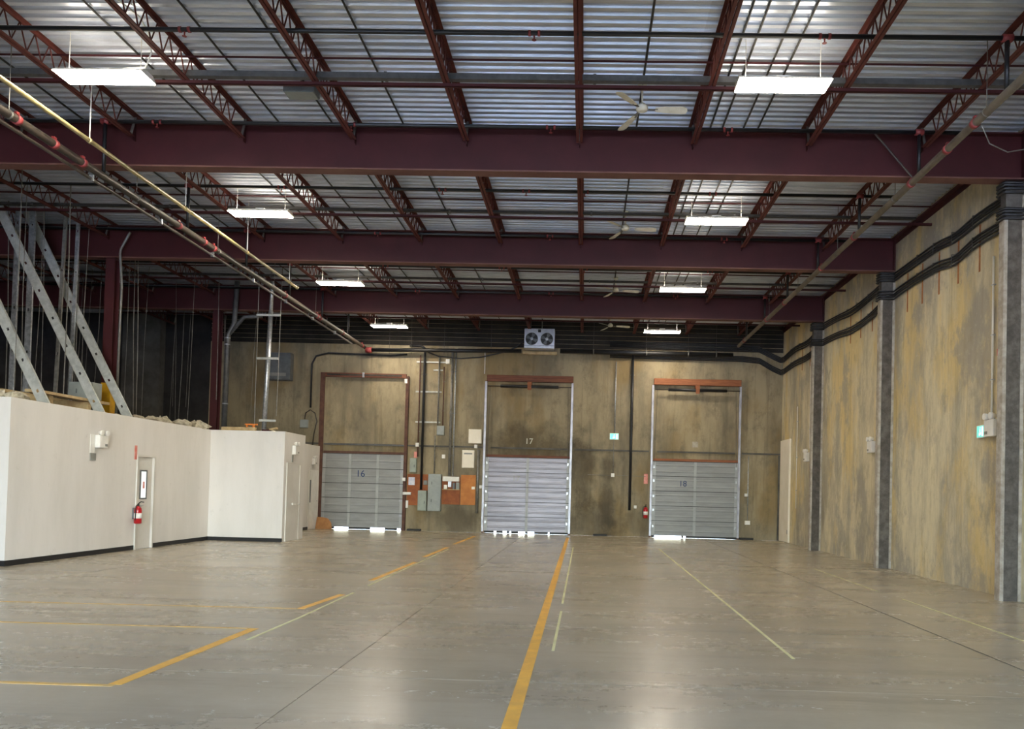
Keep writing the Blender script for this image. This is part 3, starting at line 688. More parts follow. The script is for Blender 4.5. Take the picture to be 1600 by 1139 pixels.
# conduits and strut rack between doors 16 and 17
t = thing('strut_rack', (-5.7, YB, 3.9), 'rack of pale horizontal struts carrying conduits beside door 16', 'rack')
for x0, x1, z in ((-6.25, -5.12, 6.17), (-5.62, -5.28, 5.88), (-6.25, -5.30, 5.08), (-6.23, -5.32, 3.97)):
    MB().box(x0, x1, YB-0.05, YB-0.004, z-0.025, z+0.025).build('strut', 'stud_steel', t)
MB().bevbox(-5.16, -5.02, YB-0.16, YB-0.004, 6.11, 6.27, 0.01).build('end_box', 'white_plastic', t)
def vpipe(name, label, x, z0, z1, r, mat, y=None, top=None, clips=True, cat='conduit', group='wall conduits'):
    y = y if y is not None else YB-0.055-r
    t = thing(name, (x, y, z0), label, cat, group)
    pts = [(x, y, z0), (x, y, z1)] + (top or [])
    MB().tube(pts, r, 8).build('conduit_tube', mat, t, True)
    if clips:
        n = max(2, int((z1-z0)/1.4))
        for i in range(n): z = z0+(i+0.5)*(z1-z0)/n; MB().box(x-r*1.5, x+r*1.5, y-r*0.3, YB-0.002, z-0.012, z+0.012).build('strap', 'conduit_grey', t)
    return t
vpipe('conduit', 'slim rust-tinted conduit on strut rack beside door 16', -6.10, 2.70, 6.4, 0.025, 'rust_paint')
vpipe('conduit', 'thick black conduit on strut rack ending at the low breaker box', -5.94, 1.50, 6.55, 0.045, 'black_pipe', top=[(-5.97, YB-0.1, 6.68), (-6.1, YB-0.1, 6.75), (-6.5, YB-0.1, 6.74)])
vpipe('conduit', 'grey conduit dropping into the tall electrical cabinet', -5.40, 3.86, 6.4, 0.03, 'conduit_grey')
vpipe('conduit', 'slim grey conduit entering the top of the tall cabinet', -5.48, 2.10, 3.48, 0.022, 'conduit_grey')
vpipe('conduit', 'slim brown conduit above the small grey junction box', -5.22, 3.86, 6.0, 0.022, 'rust_paint')
vpipe('conduit', 'thick grey conduit falling to the white shelf rack', -4.92, 2.02, 6.6, 0.05, 'conduit_grey')
vpipe('conduit', 'slim pale conduit right of the thick grey conduit', -4.80, 2.02, 6.6, 0.025, 'galvanised')
vpipe('conduit', 'thin pale conduit falling to the header of door 17', -3.74, 5.78, 6.6, 0.016, 'white_plastic')
vpipe('conduit', 'grey conduit behind the rail of door 17 by the orange plywood', -3.88, 0.7, 3.0, 0.05, 'conduit_grey')
vpipe('conduit', 'pale conduit dropping to the green exit sign', 1.04, 3.76, 6.32, 0.022, 'galvanised')
vpipe('conduit', 'thin pale conduit below the green exit sign', 1.02, 2.28, 3.50, 0.012, 'conduit_grey')
vpipe('wall_pipe', 'black vertical pipe between exit sign and door 18', 1.64, 0.95, 6.55, 0.048, 'black_pipe', cat='pipe')
vpipe('conduit', 'pale conduit down to outlet right of door 18', 5.88, 0.70, 3.0, 0.018, 'galvanised')
wbox('outlet_box', 'white outlet box at the foot of conduit right of door 18', 'outlet', 5.80, 5.98, 0.54, 0.68, 'white_plastic', 0.09)
wbox('switch_box', 'small white switch on conduit right of door 18', 'switch', 5.76, 5.86, 1.55, 1.66, 'white_plastic', 0.05, back=0.06)
wbox('outlet_box', 'small white box at the end of conduit below exit sign', 'outlet', 0.95, 1.07, 2.14, 2.27, 'white_plastic', 0.06)
wbox('outlet_box', 'small white box beside the foot of black wall pipe', 'outlet', 1.80, 1.90, 1.02, 1.13, 'white_plastic', 0.06)
wbox('junction_box', 'grey junction box high on wall left of door 16', 'junction box', -10.45, -10.17, 3.66, 3.95, 'cabinet_grey', 0.12)
tag(MB().tube([(-10.3, YB-0.07, 3.97), (-10.27, YB-0.07, 4.2), (-10.1, YB-0.07, 4.32), (-9.92, YB-0.07, 4.2), (-9.85, YB-0.06, 3.9), (-9.95, YB-0.06, 3.4), (-9.98, YB-0.06, 3.0)], 0.02, 6).build('flexible_conduit', 'dark_pipe', None, True), 'dark flexible conduit looping from junction box left of door 16', 'conduit')
wbox('unit_heater', 'large grey electrical panel high in the dim corner', 'panel', -11.68, -10.80, 5.36, 6.36, 'cabinet_dark_grey', 0.3, True, strip=(-11.55, -10.95, 5.5, 5.62))
tag(MB().tube([(0.1, YB-0.03, 2.2), (2.2, YB-0.03, 2.19)], 0.008, 5).build('surface_wire', 'conduit_grey'), 'thin horizontal wire on wall left of door 18', 'wire')
# fire extinguisher + sign by door 18
def extinguisher(label, c, facing):
    """facing: unit vector from the wall into the room"""
    t = thing('fire_extinguisher', c, label, 'extinguisher', 'fire extinguishers'); x, y, z = c
    MB().lathe((x, y, z), [(0.06, 0.0), (0.08, 0.012), (0.08, 0.30), (0.07, 0.35), (0.035, 0.39), (0.028, 0.40)], 16).build('cylinder', 'extinguisher_red', t, True)
    MB().lathe((x, y, z+0.12), [(0.0815, 0.0), (0.0815, 0.12)], 16).build('paper_label', 'white_plastic', t, True)
    MB().lathe((x, y, z+0.40), [(0.024, 0.0), (0.024, 0.05)], 10).build('valve', 'black_rubber', t)
    f = Vector(facing); s = Vector((f.y, -f.x, 0))
    p = Vector(c)
    MB().tube([p+Vector((0, 0, 0.45)), p+f*0.06+Vector((0, 0, 0.50)), p+f*0.13+Vector((0, 0, 0.49))], 0.012, 6).build('handle', 'black_rubber', t)
    MB().tube([p+Vector((0, 0, 0.43))+s*0.02, p+s*0.09+Vector((0, 0, 0.40)), p+s*0.105+Vector((0, 0, 0.25)), p+s*0.095+Vector((0, 0, 0.08))], 0.012, 6).build('hose', 'black_rubber', t, True)
    b = p - f*0.09
    MB().box(b.x-0.02-abs(f.y)*0.02, b.x+0.02+abs(f.y)*0.02, b.y-0.02-abs(f.x)*0.02, b.y+0.02+abs(f.x)*0.02, z+0.1, z+0.36).build('wall_bracket', 'cabinet_dark_grey', t)
extinguisher('red fire extinguisher on loading wall beside door 18', (2.22, YB-0.12, 0.68), (0, -1, 0))
extinguisher('red fire extinguisher beside the white office door', (-10.16, 17.28, 0.60), (1, 0, 0))
tag(MB().box(2.14, 2.28, YB-0.01, YB-0.003, 1.92, 2.28).build('extinguisher_sign', 'red_sign'), 'small red and white sign above extinguisher by door 18', 'sign')
tag(MB().box(-10.268, -10.26, 17.24, 17.33, 2.06, 2.38).build('extinguisher_sign', 'red_sign'), 'small red sign at upper corner of white office door', 'sign')

def exit_sign(label, c, facing, wd=0.30, ht=0.20):
    t = thing('exit_sign', c, label, 'exit sign', 'exit signs'); x, y, z = c; m = MB
    def bx(a0, a1, d0, d1, z0, z1, name, mat, par):     # a along the wall, d out of it
        if facing == 'back': MB().box(x+a0, x+a1, y-d1, y-d0, z+z0, z+z1).build(name, mat, par)
        else: MB().box(x-d1, x-d0, y-a1, y-a0, z+z0, z+z1).build(name, mat, par)
    bx(-wd/2-0.012, wd/2+0.012, 0.002, 0.05, -0.012, ht+0.012, 'case', 'white_plastic', t)
    bx(-wd/2, wd/2, 0.051, 0.055, 0, ht, 'face', 'exit_glow', t)
    bx(-wd*0.08, wd*0.02, 0.056, 0.058, ht*0.45, ht*0.72, 'running_figure', 'exit_figure', t)
    bx(-wd*0.05, wd*0.02, 0.056, 0.058, ht*0.76, ht*0.92, 'running_figure', 'exit_figure', t)
    bx(-wd*0.16, -wd*0.04, 0.056, 0.058, ht*0.12, ht*0.40, 'running_figure', 'exit_figure', t)
    bx(0.0, wd*0.10, 0.056, 0.058, ht*0.20, ht*0.44, 'running_figure', 'exit_figure', t)
    bx(wd*0.22, wd*0.42, 0.056, 0.058, ht*0.08, ht*0.92, 'doorway_symbol', 'exit_figure', t)
exit_sign('glowing green exit sign on loading wall between doors 17 and 18', (1.03, YB, 3.51), 'back')
exit_sign('glowing green exit sign on pilastered wall by emergency light', (XR, 13.83, 2.74), 'side', 0.24, 0.20)

# twin-fan unit high on the loading wall
t = thing('fan_unit', (-1.74, YB-0.3, 6.65), 'white twin-fan air unit high above loading door 17', 'air unit')
x0, x1, z0, z1, y0 = -2.28, -1.20, 6.65, 7.36, YB-0.62
MB().bevbox(x0, x1, y0, YB-0.15, z0+0.09, z1, 0.012).build('casing', 'aluminium', t)
MB().bevbox(x0+0.0, x1-0.0, y0-0.02, YB-0.15, z0, z0+0.085, 0.01).build('drip_tray', 'aluminium', t)
for cx in (-2.015, -1.475):
    cz = 6.985
    g = MB().lathe((cx, y0-0.006, cz), [(0.215, 0), (0.215, 0.006), (0.0, 0.006)], 28, 'Y').build('fan_opening', 'black_rubber', t)
    m = MB().tube([(cx+0.218*math.cos(a*math.pi/14), y0-0.012, cz+0.218*math.sin(a*math.pi/14)) for a in range(29)], 0.009, 6); m.build('guard_ring', 'conduit_grey', g)
    for k in range(4):
        a = math.radians(20+90*k); R = Matrix.Rotation(a, 3, 'Y')
        pts = [Vector((cx, y0-0.018, cz)) + R @ Vector(p) for p in ((0.05, 0, -0.03), (0.19, 0.006, -0.075), (0.20, -0.006, 0.06), (0.05, -0.006, 0.03))]
        MB().prism(pts, (0, -0.003, 0)).build('fan_blade', 'cabinet_dark_grey', g)
    MB().lathe((cx, y0-0.045, cz), [(0.02, 0), (0.05, 0.01), (0.055, 0.03)], 14, 'Y').build('fan_hub', 'aluminium', g)
MB().bevbox(-1.79, -1.69, y0-0.05, y0-0.001, 7.22, 7.32, 0.01).build('motor_mount', 'black_rubber', t)
MB().tube([(-1.66, y0+0.1, 7.36), (-1.66, y0+0.1, DECK)], 0.02, 8).build('hanger_rod', 'conduit_grey', t)
tag(MB().box(-2.36, -1.12, YB-0.14, YB-0.002, 6.52, 6.62).build('unit_shelf', 'raw_lumber'), 'pale timber ledger beneath the twin-fan air unit', 'timber')
# black feeders along the head of the loading wall
t = thing('feeder_pipe', (1.5, YB-0.5, 6.62), 'thick black pipe along top of loading wall above doors 17 and 18', 'pipe')
MB().tube([(-1.0, YB-0.32, 6.63), (5.2, YB-0.32, 6.60)], 0.085, 10).build('pipe_run', 'black_pipe', t, True)
for x in (0.2, 2.1, 3.6, 4.6): MB().tube([(x, YB-0.32, 6.5), (x, YB-0.32, DECK)], 0.007, 5).build('hanger_rod', 'dark_pipe', t); coupling(MB(), (x, YB-0.32, 6.62), 0.085, 0.04, 'X').build('hanger_ring', 'conduit_grey', t, True)
t = thing('feeder_pipe', (-5.0, YB-0.4, 6.5), 'thick black pipe along top of loading wall above door 16', 'pipe')
MB().tube([(-7.9, YB-0.3, 6.52), (-2.4, YB-0.3, 6.60)], 0.07, 10).build('pipe_run', 'black_pipe', t, True)
for x in (-7.2, -6.4, -5.2, -3.5): MB().tube([(x, YB-0.3, 6.4), (x, YB-0.3, DECK)], 0.007, 5).build('hanger_rod', 'dark_pipe', t)
coupling(MB(), (-7.95, YB-0.3, 6.52), 0.085, 0.22, 'X').build('elbow', 'red_fitting', t, True)
tag(MB().tube([(-10.1, YB-0.06, 4.4), (-10.1, YB-0.06, 6.0), (-9.95, YB-0.06, 6.3), (-9.5, YB-0.06, 6.42), (-8.5, YB-0.06, 6.40), (-7.2, YB-0.06, 6.37), (-6.6, YB-0.06, 6.43)], 0.035, 8).build('feeder_cable', 'black_cable', None, True), 'black cable arching over the frame of loading door 16', 'cable')
tag(MB().tube([(-5.8, YB-0.2, 6.50), (-5.4, YB-0.2, 6.36), (-4.6, YB-0.2, 6.30), (-3.9, YB-0.2, 6.36), (-3.1, YB-0.2, 6.55), (-2.6, YB-0.2, 6.75), (-2.3, YB-0.2, 7.0)], 0.022, 7).build('feeder_cable', 'black_cable', None, True), 'black cable sagging between strut rack and twin-fan unit', 'cable')

# ------------------------------------------------------------------ cable runs on the right wall
def smooth(pts, n=6):
    P = [Vector(p) for p in pts]; out = []
    for i in range(len(P)-1):
        a = P[max(i-1, 0)]; b = P[i]; c = P[i+1]; d = P[min(i+2, len(P)-1)]
        for k in range(n):
            u = k/n; out.append(0.5*((2*b)+(c-a)*u+(2*a-5*b+4*c-d)*u*u+(3*b-a-3*c+d)*u**3))
    return out + [P[-1]]
def bundle(label, prof, zback):
    t = thing('cable_bundle', (XR-0.05, 12, prof[0][1]), label, 'cables', 'wall cable runs')
    for k in range(4):
        dz = (k-1.5)*0.056; rnd = random.Random(k*7+3)
        keys = []
        for y, z in prof:
            w_ = rnd.uniform(-0.012, 0.012)
            keys.append((7.025, y, z+dz+w_))
        pts = []; seg = []
        for p in keys:
            seg.append(p)
        pts = smooth(seg, 4)
        out = []
        for p in pts:                                   # step out round every pilaster
            d = min(abs(p.y-y) for y in pil); out.append(p)
        full = []
        for i, p in enumerate(out):
            full.append(p)
            if i+1 < len(out):
                for y in pil:
                    if p.y < y <= out[i+1].y:
                        f = (y-p.y)/(out[i+1].y-p.y); z = p.z+(out[i+1].z-p.z)*f
                        full += [Vector((7.025, y-0.13, z)), Vector((6.72, y-0.13, z)), Vector((6.705, y-0.115, z)), Vector((6.705, y+0.09, z)), Vector((6.72, y+0.105, z)), Vector((7.025, y+0.105, z))]
        full = [p for i, p in enumerate(full) if not (p.x > 7.02 and any(y-0.128 < p.y < y+0.103 for y in pil))]
        zl = full[-1].z
        full += [Vector((6.98, YB-0.06, zl)), Vector((6.7, YB-0.06, zl+0.12)), Vector((6.2, YB-0.06, zback+dz-0.05)), Vector((5.6, YB-0.06, zback+dz)), Vector((3.2, YB-0.06, zback+dz+0.02)), Vector((0.8, YB-0.06, zback+dz+0.05))]
        MB().tube(full, 0.022, 6).build('cable', 'black_cable', t, True)
    zz = lambda y: next((z0+(z1-z0)*(y-y0)/(y1-y0) for (y0, z0), (y1, z1) in zip(prof[:-1], prof[1:]) if y0 <= y <= y1), prof[-1][1])
    for y in (9.15, 10.6, 14.18, 14.98, 15.78, 16.55, 19.4, 20.2, 20.95, 24.65, 25.6, 26.6):
        z = zz(y); MB().box(6.998, 7.002, y-0.012, y+0.012, z-0.12, z+0.12).box(7.002, XR-0.002, y-0.012, y+0.012, z+0.115, z+0.12).build('cable_strap', 'tray_grey', t)
bundle('upper bundle of four black cables along the pilastered wall', [(-4, 6.70), (4, 6.70), (8.5, 6.72), (10.2, 6.68), (12.67, 6.72), (14.0, 6.73), (14.9, 6.68), (15.7, 6.73), (17.0, 6.73), (18.2, 6.71), (19.4, 6.62), (20.6, 6.58), (21.8, 6.66), (23.3, 6.70), (24.6, 6.52), (26.2, 6.60), (27.6, 6.50)], 6.92)
bundle('lower bundle of four black cables along the pilastered wall', [(-4, 6.24), (4, 6.28), (8.5, 6.30), (10.2, 6.22), (12.67, 6.29), (14.0, 6.33), (14.9, 6.24), (15.7, 6.32), (17.0, 6.34), (18.2, 6.28), (19.4, 6.12), (20.6, 6.08), (21.8, 6.18), (23.3, 6.22), (24.6, 6.06), (26.2, 6.12), (27.6, 6.06)], 6.52)
for i, (y, z1) in enumerate(((11.0, 6.1), (14.03, 6.2), (14.83, 6.2), (15.63, 6.2), (16.40, 6.2), (17.15, 6.2), (19.23, 6.0), (20.03, 6.0), (20.80, 6.0), (24.5, 5.95), (25.4, 5.95))):
    tag(MB().box(XR-0.008, XR-0.002, y-0.026, y+0.026, 5.76, 6.62 if y < 18.5 else 6.5).build('rust_streak', 'rust'), f'narrow rust streak below the wall cables, {ORD[10-i]} from the loading wall', 'strap', 'wall rust streaks')  # thin strips added to stand for rust streaks on the wall

# ------------------------------------------------------------------ fittings on the right wall
def emergency_light(label, c, side, s=1.0):
    """side: +1 faces +X (on office walls), -1 faces -X (on the right wall)"""
    x, y, z = c; t = thing('emergency_light', c, label, 'emergency light', 'emergency lights')
    def bx(d0, d1, a0, a1, z0, z1, name, mat, par, bev=0.008):
        X0, X1 = sorted((x+side*d0*s, x+side*d1*s)); return MB().bevbox(X0, X1, y+a0*s, y+a1*s, z+z0*s, z+z1*s, bev).build(name, mat, par)
    b = bx(0.004, 0.12, -0.15, 0.15, 0, 0.28, 'battery_box', 'white_plastic', t)
    for a in (-0.09, 0.09):
        h = MB().lathe((x+side*0.09*s, y+a*s, z+0.335*s), [(0.03*s, -0.04*s*side), (0.055*s, 0.02*s*side), (0.055*s, 0.06*s*side)], 12, 'X').build('lamp_head', 'white_plastic', t, True)
        MB().tube([(x+side*0.07*s, y+a*s, z+0.281*s), (x+side*0.07*s, y+a*s, z+0.32*s)], 0.012*s, 6).build('swivel', 'card_grey', h)
    bx(0.122, 0.126, 0.03, 0.12, 0.04, 0.09, 'test_label', 'card_grey', b, 0.0008)
    return t
emergency_light('white emergency light by the exit sign on the pilastered wall', (XR, 13.42, 2.72), -1, 1.05)
emergency_light('white emergency light on the pilastered wall, second from the exit sign', (XR, 19.0, 2.72), -1, 1.0)
emergency_light('white emergency light on the pilastered wall nearest the tall cream panel', (XR, 24.5, 2.72), -1, 1.0)
def wall_conduit(label, y, z0, z1, r=0.018):
    t = thing('conduit', (XR-0.03, y, z0), label, 'conduit', 'pilastered wall conduits')
    MB().tube([(XR-0.03, y, z0), (XR-0.03, y, z1)], r, 7).build('conduit_tube', 'white_plastic', t, True)
    for z in (z0+0.6, (z0+z1)/2, z1-0.5): MB().box(XR-0.05, XR-0.002, y-0.035, y+0.035, z-0.01, z+0.01).build('strap', 'galvanised', t)
wall_conduit('pale conduit rising from emergency light beside the exit sign', 13.50, 3.12, 5.88)
wall_conduit('thin pale conduit hard against the pilaster near the exit sign', 13.05, 2.9, 5.85, 0.014)
wall_conduit('pale conduit above the second emergency light from the exit sign', 18.55, 2.9, 5.88, 0.014)
wall_conduit('pale conduit above the emergency light near the cream panel', 24.3, 3.12, 5.85)
wall_conduit('thin pale conduit low on wall beside the cream panel', 25.75, 1.2, 4.6, 0.012)
tag(MB().box(XR-0.06, XR-0.002, 13.22, 13.30, 4.10, 4.22).build('alarm_strobe', 'extinguisher_red'), 'tiny red alarm strobe beside conduit on the pilastered wall', 'alarm')
t = thing('tall_panel', (XR-0.03, 27.15, 0), 'tall cream flush panel on pilastered wall next to loading wall', 'panel')
MB().bevbox(XR-0.07, XR-0.003, 26.55, 27.75, 0.01, 3.58, 0.006).build('panel_sheet', 'cream_panel', t)
MB().box(XR-0.078, XR-0.0701, 26.62, 26.66, 0.3, 0.45).build('pull', 'card_grey', t)
tag(MB().box(6.95, XR-0.075, YB-0.10, YB-0.04, 0, 3.05).build('corner_shade_strip', 'soft_grey_wall'), 'strip coloured as the shading where pilastered wall meets loading wall', 'post')  # strip added to show the darker vertical shading in this corner

# ------------------------------------------------------------------ white office block
OX, OY0, OY1, OH = -10.27, 13.43, 20.78, 3.02; BX, BY1 = -8.22, 22.2; CX = -9.68
def owall(name, label, x0, x1, y0, y1): return struct(name, MB().box(x0, x1, y0, y1, 0, OH), 'office_white', label)
DY0, DY1, DH = 17.38, 18.02, 2.13
struct('wall_office_entrance', MB().box(XL+2, OX, OY0, OY0+0.12, 0, OH), 'office_white', 'bluish white end wall of the office block facing the doorway')
struct('wall_office_long', MB().box(OX-0.12, OX, OY0+0.121, DY0, 0, OH).box(OX-0.12, OX, DY1, OY1+0.12, 0, OH).box(OX-0.12, OX, DY0, DY1, DH, OH), 'office_white', 'long cream-white office wall with a door and extinguisher')
struct('wall_bay_end', MB().box(OX, BX, OY1, OY1+0.12, 0, OH), 'office_white', 'bluish white end wall of the projecting office bay')
struct('wall_bay_long', MB().box(BX-0.12, BX, OY1+0.121, BY1, 0, OH), 'office_white', 'narrow cream wall of the projecting office bay with a door')
struct('wall_bay_return', MB().box(CX, BX, BY1, BY1+0.12, 0, OH), 'office_white', 'back wall of the projecting office bay')
struct('wall_office_rear', MB().box(CX-0.12, CX, BY1+0.121, YB-0.04, 0, OH-0.03), 'office_white', 'short rear office wall beside loading door 16')
roof = struct('office_roof', MB().box(XL+2, OX-0.121, OY0+0.121, YB-0.4, 2.86, 2.96).box(OX-0.12, BX-0.121, OY1+0.121, BY1-0.001, 2.86, 2.96).box(OX-0.12, CX-0.121, BY1, YB-0.4, 2.86, 2.96), 'tray_grey', 'flat roof of the office block')
def base(name, label, x0, x1, y0, y1): return struct(name, MB().box(x0, x1, y0, y1, 0, 0.10), 'black_rubber', label)
base('baseboard_entrance', 'black rubber base on the office end wall', XL+2, OX+0.012, OY0-0.012, OY0-0.001)
base('baseboard_long', 'black rubber base along the long office wall', OX+0.001, OX+0.012, OY0, DY0-0.06)
base('baseboard_long_far', 'black rubber base on long office wall beyond the door', OX+0.001, OX+0.012, DY1+0.06, OY1-0.013)
base('baseboard_bay', 'black rubber base on the end of the projecting bay', OX+0.001, BX+0.01, OY1-0.012, OY1-0.001)
base('baseboard_rear', 'black rubber base on the rear office wall', CX+0.001, CX+0.012, BY1+0.13, 27.0)
# office door in the long wall
d = thing('door_4', (OX, (DY0+DY1)/2, 0), 'pale grey office door with narrow vertical lite in the long office wall', 'door', None, 'structure')
for a, b, c, e in ((DY0-0.05, DY0, 0, DH+0.05), (DY1, DY1+0.05, 0, DH+0.05), (DY0, DY1, DH, DH+0.05)):
    MB().box(OX+0.002, OX+0.03, a, b, c, e).build('door_frame', 'door_white', d)
lf = MB().box(OX-0.06, OX-0.02, DY0+0.005, DY1-0.005, 0.01, DH-0.005).build('door_leaf', 'door_white', d)
wy0, wy1, wz0, wz1 = DY0+0.14, DY0+0.42, 1.15, 1.83
for a, b, c, e in ((wy0, wy0+0.035, wz0, wz1), (wy1-0.035, wy1, wz0, wz1), (wy0+0.035, wy1-0.035, wz0, wz0+0.035), (wy0+0.035, wy1-0.035, wz1-0.035, wz1)):
    MB().box(OX-0.019, OX-0.003, a, b, c, e).build('lite_frame', 'cabinet_dark_grey', lf)
MB().box(OX-0.019, OX-0.012, wy0+0.035, wy1-0.035, wz0+0.035, wz1-0.035).build('glass_pane', 'lit_pane', lf)
MB().box(OX-0.0115, OX-0.010, wy0+0.12, wy0+0.19, 1.40, 1.56).build('pane_notice', 'red_sign', lf)
MB().tube([(OX-0.02, DY0+0.09, 1.0), (OX+0.05, DY0+0.09, 1.0), (OX+0.05, DY0+0.20, 1.0)], 0.012, 6).build('lever_handle', 'galvanised', lf, True)
MB().box(OX-0.02, OX+0.006, DY0+0.02, DY1-0.02, 0.0, 0.009).build('threshold', 'galvanised', d)
t = emergency_light('white emergency light with grey card on the long office wall', (OX, 15.95, 2.25), 1, 0.95)
tag(MB().box(OX+0.001, OX+0.012, 15.66, 15.80, 2.14, 2.52).build('notice_sheet', 'white_plastic'), 'white notice sheet beside emergency light on office wall', 'notice')
tag(MB().box(OX+0.001, OX+0.02, 15.66, 15.84, 1.98, 2.13).build('thermostat', 'card_grey'), 'grey thermostat box below notice on the long office wall', 'thermostat')
# door in the projecting bay
d = thing('door_5', (BX, 21.4, 0), 'cream office door in the narrow wall of the projecting bay', 'door', None, 'structure')
for a, b, c, e in ((20.95, 21.0, 0, 2.18), (21.90, 21.95, 0, 2.18), (21.0, 21.90, 2.13, 2.18)): MB().box(BX+0.001, BX+0.03, a, b, c, e).build('door_frame', 'door_white', d)
lf = MB().box(BX+0.001, BX+0.022, 21.005, 21.895, 0.01, 2.125).build('door_leaf', 'door_white', d)
MB().tube([(BX+0.022, 21.82, 1.02), (BX+0.07, 21.82, 1.02), (BX+0.07, 21.70, 1.02)], 0.012, 6).build('lever_handle', 'galvanised', lf, True)
MB().bevbox(BX+0.0225, BX+0.06, 21.35, 21.6, 1.0, 1.06, 0.008).build('push_plate', 'white_plastic', lf)
emergency_light('white emergency light over the projecting bay door', (BX, 21.45, 2.42), 1, 0.9)
tag(MB().box(BX+0.001, BX+0.02, 21.30, 21.38, 2.2, 2.40).build('card_holder', 'card_grey'), 'narrow grey card holder above the projecting bay door', 'holder')
# rear wall door
d = thing('door_6', (CX, 27.2, 0), 'white door at the end of the rear office wall', 'door', None, 'structure')
for a, b, c, e in ((26.72, 26.77, 0, 2.16), (27.62, 27.67, 0, 2.16), (26.77, 27.62, 2.11, 2.16)): MB().box(CX+0.001, CX+0.03, a, b, c, e).build('door_frame', 'door_white', d)
lf = MB().box(CX+0.001, CX+0.02, 26.775, 27.615, 0.01, 2.105).build('door_leaf', 'white_plastic', d)
MB().box(CX+0.0205, CX+0.026, 26.80, 26.90, 0.95, 1.75).build('lite', 'cabinet_dark_grey', lf)
MB().tube([(CX+0.02, 27.5, 1.0), (CX+0.06, 27.5, 1.0), (CX+0.06, 27.4, 1.0)], 0.012, 6).build('lever_handle', 'galvanised', lf, True)
emergency_light('white emergency light over the rear office door', (CX, 27.1, 2.3), 1, 0.8)
# cardboard scrap leaning in the corner
pts = [(-9.62, 27.35, 0.0), (-9.02, 27.35, 0.0), (-9.06, 27.39, 0.22), (-9.20, 27.43, 0.38), (-9.40, 27.44, 0.42), (-9.60, 27.44, 0.42)]
tag(MB().prism(pts, (0, 0.02, 0.003)).build('cardboard_offcut', 'cardboard'), 'brown rounded cardboard offcut leaning by the rear office door', 'cardboard')

# ------------------------------------------------------------------ on the office roof
def stud(name, label, a, b, wd, mat='stud_steel', holes=0.62, group='stud braces', cat='brace'):
    """steel C stud from a to b; face looks at -Y, with punched holes"""
    a = Vector(a); b = Vector(b); L = (b-a).length; d = (b-a)/L; s = Vector((0, 1, 0)).cross(d).normalized(); f = Vector((0, -1, 0))
    m = MB(); n = max(1, int(L/holes)); st = L/n; h = wd/2; hw, hl = 0.022, 0.03
    P = lambda t_, u, e=0.0: a + d*t_ + s*u - f*e
    for i in range(n):
        t0, t1 = i*st, (i+1)*st; c = (t0+t1)/2
        g = [[P(t, u) for u in (-h, -hw, hw, h)] for t in (t0, c-hl, c+hl, t1)]
        vs = [v for r in g for v in r]; fs = []
        for r in range(3):
            for q in range(3):
                if (r, q) != (1, 1): fs.append((r*4+q, r*4+q+1, (r+1)*4+q+1, (r+1)*4+q))
        m.add(vs, fs)
    for u in (-h, h):
        m.add([P(0, u), P(L, u), P(L, u, 0.045), P(0, u, 0.045)], [(0, 1, 2, 3)])
        m.add([P(0, u, 0.045), P(L, u, 0.045), P(L, u*0.8, 0.045), P(0, u*0.8, 0.045)], [(0, 1, 2, 3)])
    o = m.build(name, mat); sm = o.modifiers.new('thickness', 'SOLIDIFY'); sm.thickness = 0.003
    return tag(o, label, cat, group)
BRL = [('pale steel stud brace rising from the office wall corner', 14.5, 12.95, 7.70), ('pale steel stud brace rising from the office roof edge, between two others', 16.2, 13.0, 7.70), ('pale steel stud brace rising just before the yellow-footed column', 17.2, 12.98, 7.70)]
for lab, y, xt, zt in BRL:
    stud('stud_brace', lab, (-10.42, y, 2.965), (-xt, y, zt), 0.19)
stud('stud_post', 'upright pale steel stud crossing the second stud brace', (-12.72, 16.6, 2.965), (-12.72, 16.6, 7.70), 0.10, 'galvanised', 0.9, 'stud posts', 'post')
stud('stud_post', 'upright pale steel stud right behind another stud post', (-12.50, 16.75, 2.965), (-12.50, 16.75, 7.70), 0.13, 'galvanised', 0.9, 'stud posts', 'post')
stud('stud_post', 'slim upright steel stud between first and second stud braces', (-11.95, 16.9, 2.965), (-11.85, 16.9, 7.70), 0.07, 'conduit_grey', 0.9, 'stud posts', 'post')
stud('stud_post', 'slim upright galvanised stud beside the grey box on the office roof', (-11.74, 17.1, 2.965), (-11.70, 17.1, 7.70), 0.07, 'galvanised', 0.9, 'stud posts', 'post')
# hanger wires left from an old ceiling
rw = random.Random(11)
for i in range(64):
    x = rw.uniform(-14.6, -10.75); y = rw.uniform(14.0, 26.5)
    z0 = rw.choice([2.965, 2.965, 2.965, 3.3, 4.0]); dx = rw.uniform(-0.15, 0.15)
    if any(abs(y-q) < 0.2 for q in BEAM_Y + by + [16.05, 21.3, 25.85]) or abs(x+11.36) < 0.2 or (16.2 < y < 17.0 and x > -11.6): continue
    p0 = Vector((x+dx, y, z0)); p1 = Vector((x, y, DECK-0.004))
    tag(MB().tube([p0, p0.lerp(p1, 0.5)+Vector((rw.uniform(-0.03, 0.03), 0, 0)), p1], rw.choice([0.006, 0.008, 0.011]), 5).build('hanger_wire', 'conduit_grey'), 'thin hanger wire dangling from the roof over the office block', 'wire', 'old ceiling hanger wires')
tag(MB().tube([(-10.84, 17.7, 7.42), (-10.88, 17.7, 7.35), (-11.05, 17.7, 7.02), (-11.065, 17.7, 6.92), (-11.0, 17.7, 6.15), (-11.0, 17.7, 6.0), (-11.02, 17.7, 2.97)], 0.028, 8).build('bent_conduit', 'conduit_grey', None, True), 'bent pale conduit climbing beside the yellow-footed column', 'conduit')
